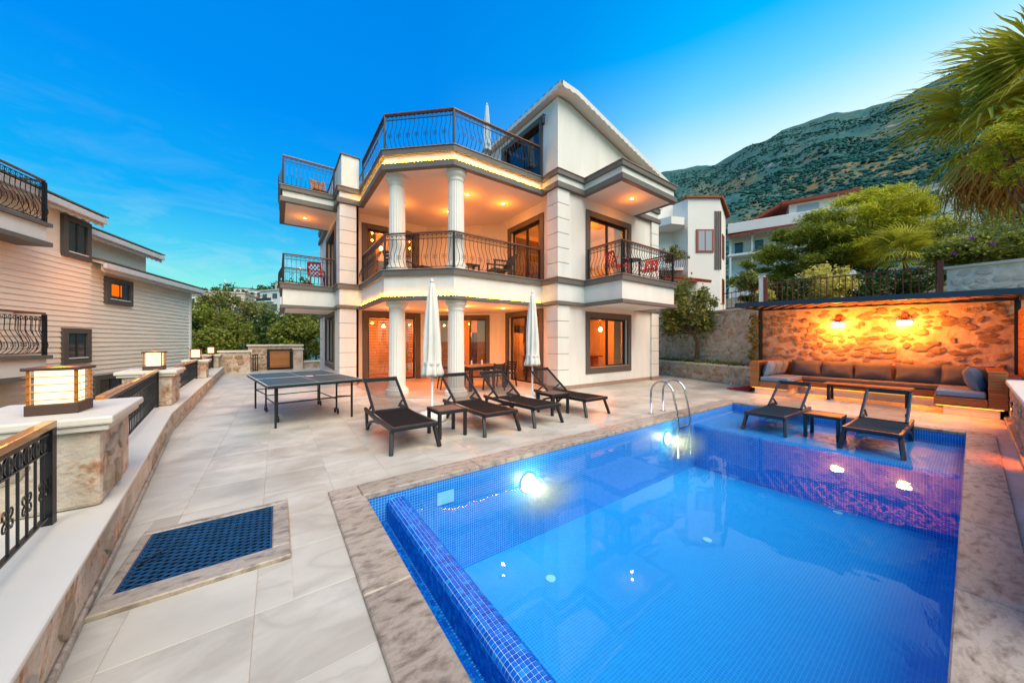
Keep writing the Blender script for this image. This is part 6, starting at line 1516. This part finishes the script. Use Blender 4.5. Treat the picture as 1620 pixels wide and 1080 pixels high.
for k, (x, y, lab) in enumerate(((4.75, 8.8, 'low brown slatted stool in the middle of the upper porch'), (3.7, 9.9, 'low brown slatted stool near the left upper column'))):
    t = thing('low_stool', lab, 'stool', (x, y, Z1+.022), R(20*k), world=False, group='stools on the upper porch')
    for j in range(4): MB().bx(-.22, .22, -.2+j*.105, -.2+j*.105+.09, .33, .355).build('slat', 'dark_frame', t, local=True)
    for sx in (-.19, .19):
        for sy in (-.17, .17): MB().bx(sx-.025, sx+.025, sy-.025, sy+.025, 0, .329).build('leg', 'dark_frame', t, local=True)
# red mesh chairs on the balconies
def red_chair(label, loc, rz_, src=None):
    if src:
        t = copy_tree(src); t.location = loc; t.rotation_euler = (0, 0, rz_); return tag(t, label, 'chair', 'red balcony chairs')
    t = thing('red_chair', label, 'chair', loc, rz_, 'red balcony chairs', world=False)
    m = MB(); n = 12; rows = []
    for i in range(n+1):
        f = i/n
        if f < .5: y, z = -.24+.46*f/.5, .44-.03*math.sin(math.pi*f)
        else: k = (f-.5)/.5; y, z = .22+.14*k, .43+.42*k
        wd = .23-.02*max(0, f-.5)*2
        for j in range(9): x = -wd+2*wd*j/8; m.v.append((x, y-.03*(abs(x)/wd)**2*(f > .5), z+.02*(x/wd)**2*(f < .5)))
    for i in range(n):
        for j in range(8):
            if (i+j) % 2 == 0 or i in (0, n-1) or j in (0, 7): q = i*9+j; m.f.append((q, q+1, q+10, q+9))
    o = m.build('shell', 'red_plastic', t, local=True); md = o.modifiers.new('thick', 'SOLIDIFY'); md.thickness = .012
    for x in (-.2, .2):
        for y, y2 in ((-.2, -.25), (.17, .24)): MB().tube([(x, y, .43), (x*1.15, y2, 0)], .014, 6).build('leg', 'red_plastic', t, local=True)
        MB().tube([(x*1.12, -.2, .42), (x*1.2, -.2, .62), (x*1.2, .15, .64), (x*1.1, .28, .66)], .012, 6).build('armrest', 'red_plastic', t, local=True)
    return t
RC = red_chair('red openwork chair on the left side balcony', (1.15, 13.85, Z1+.022), R(165)); red_chair('left red chair on the balcony above the pool window', (8.75, 6.5, Z1+.022), R(75), src=RC); red_chair('right red chair on the balcony above the pool window', (10.15, 6.35, Z1+.022), R(-80), src=RC)
t = thing('bistro_table', 'small round black table between the red balcony chairs', 'table', (9.45, 6.5, Z1+.022)); z = Z1+.022
MB().lathe([(.30, z+.70), (.30, z+.72)], 9.45, 6.5, 24).build('top', 'anthracite', t); MB().tube([(9.45, 6.5, z), (9.45, 6.5, z+.70)], .025, 8).build('stem', 'anthracite', t); MB().lathe([(.2, z), (.2, z+.015), (.04, z+.03)], 9.45, 6.5, 20).build('foot', 'anthracite', t)
t = thing('deck_chair', 'wooden folding chair on the upper left balcony', 'chair', (1.3, 14.3, ZR+.022), R(10), world=False)
for k in range(6): MB().bar((-.22, .2+.02*k, .45+.09*k), (.22, .2+.02*k, .45+.09*k), .02, .07).build('back_slat', 'teak', t, local=True)
for k in range(4): MB().bar((-.22, -.2+.1*k, .43), (.22, -.2+.1*k, .43), .08, .02).build('seat_slat', 'teak', t, local=True)
for x in (-.24, .24): MB().bar((x, -.22, 0), (x, .32, .98), .03, .04).build('leg', 'teak', t, local=True); MB().bar((x, .25, 0), (x, -.2, .44), .03, .04).build('leg', 'teak', t, local=True)

# pool ladder
ld = thing('pool_ladder', 'stainless steel ladder rails arching over the pool edge', 'ladder', (6.5, 3.6, 0))
for x in (6.29, 6.74):
    pts = [(x, 3.87, .02), (x, 3.87, .42)] + [(x, 3.63+.24*math.cos(R(a)), .42+.24*math.sin(R(a))*1.1) for a in range(15, 181, 15)] + [(x, 3.34, .2), (x, 3.30, -.1), (x, 3.30, -.75)]
    MB().tube(pts, .021, 10).build('rail', 'steel', ld, smooth=True); MB().lathe([(.055, .001), (.055, .012), (.03, .02)], x, 3.87, 16).build('foot_flange', 'steel', ld)
for z in (-.18, -.42, -.66): MB().bx(6.31, 6.72, 3.27, 3.35, z, z+.025).build('rung', 'steel', ld)

for o in list(bpy.data.objects):
    if '_w' in o: del o['_w']
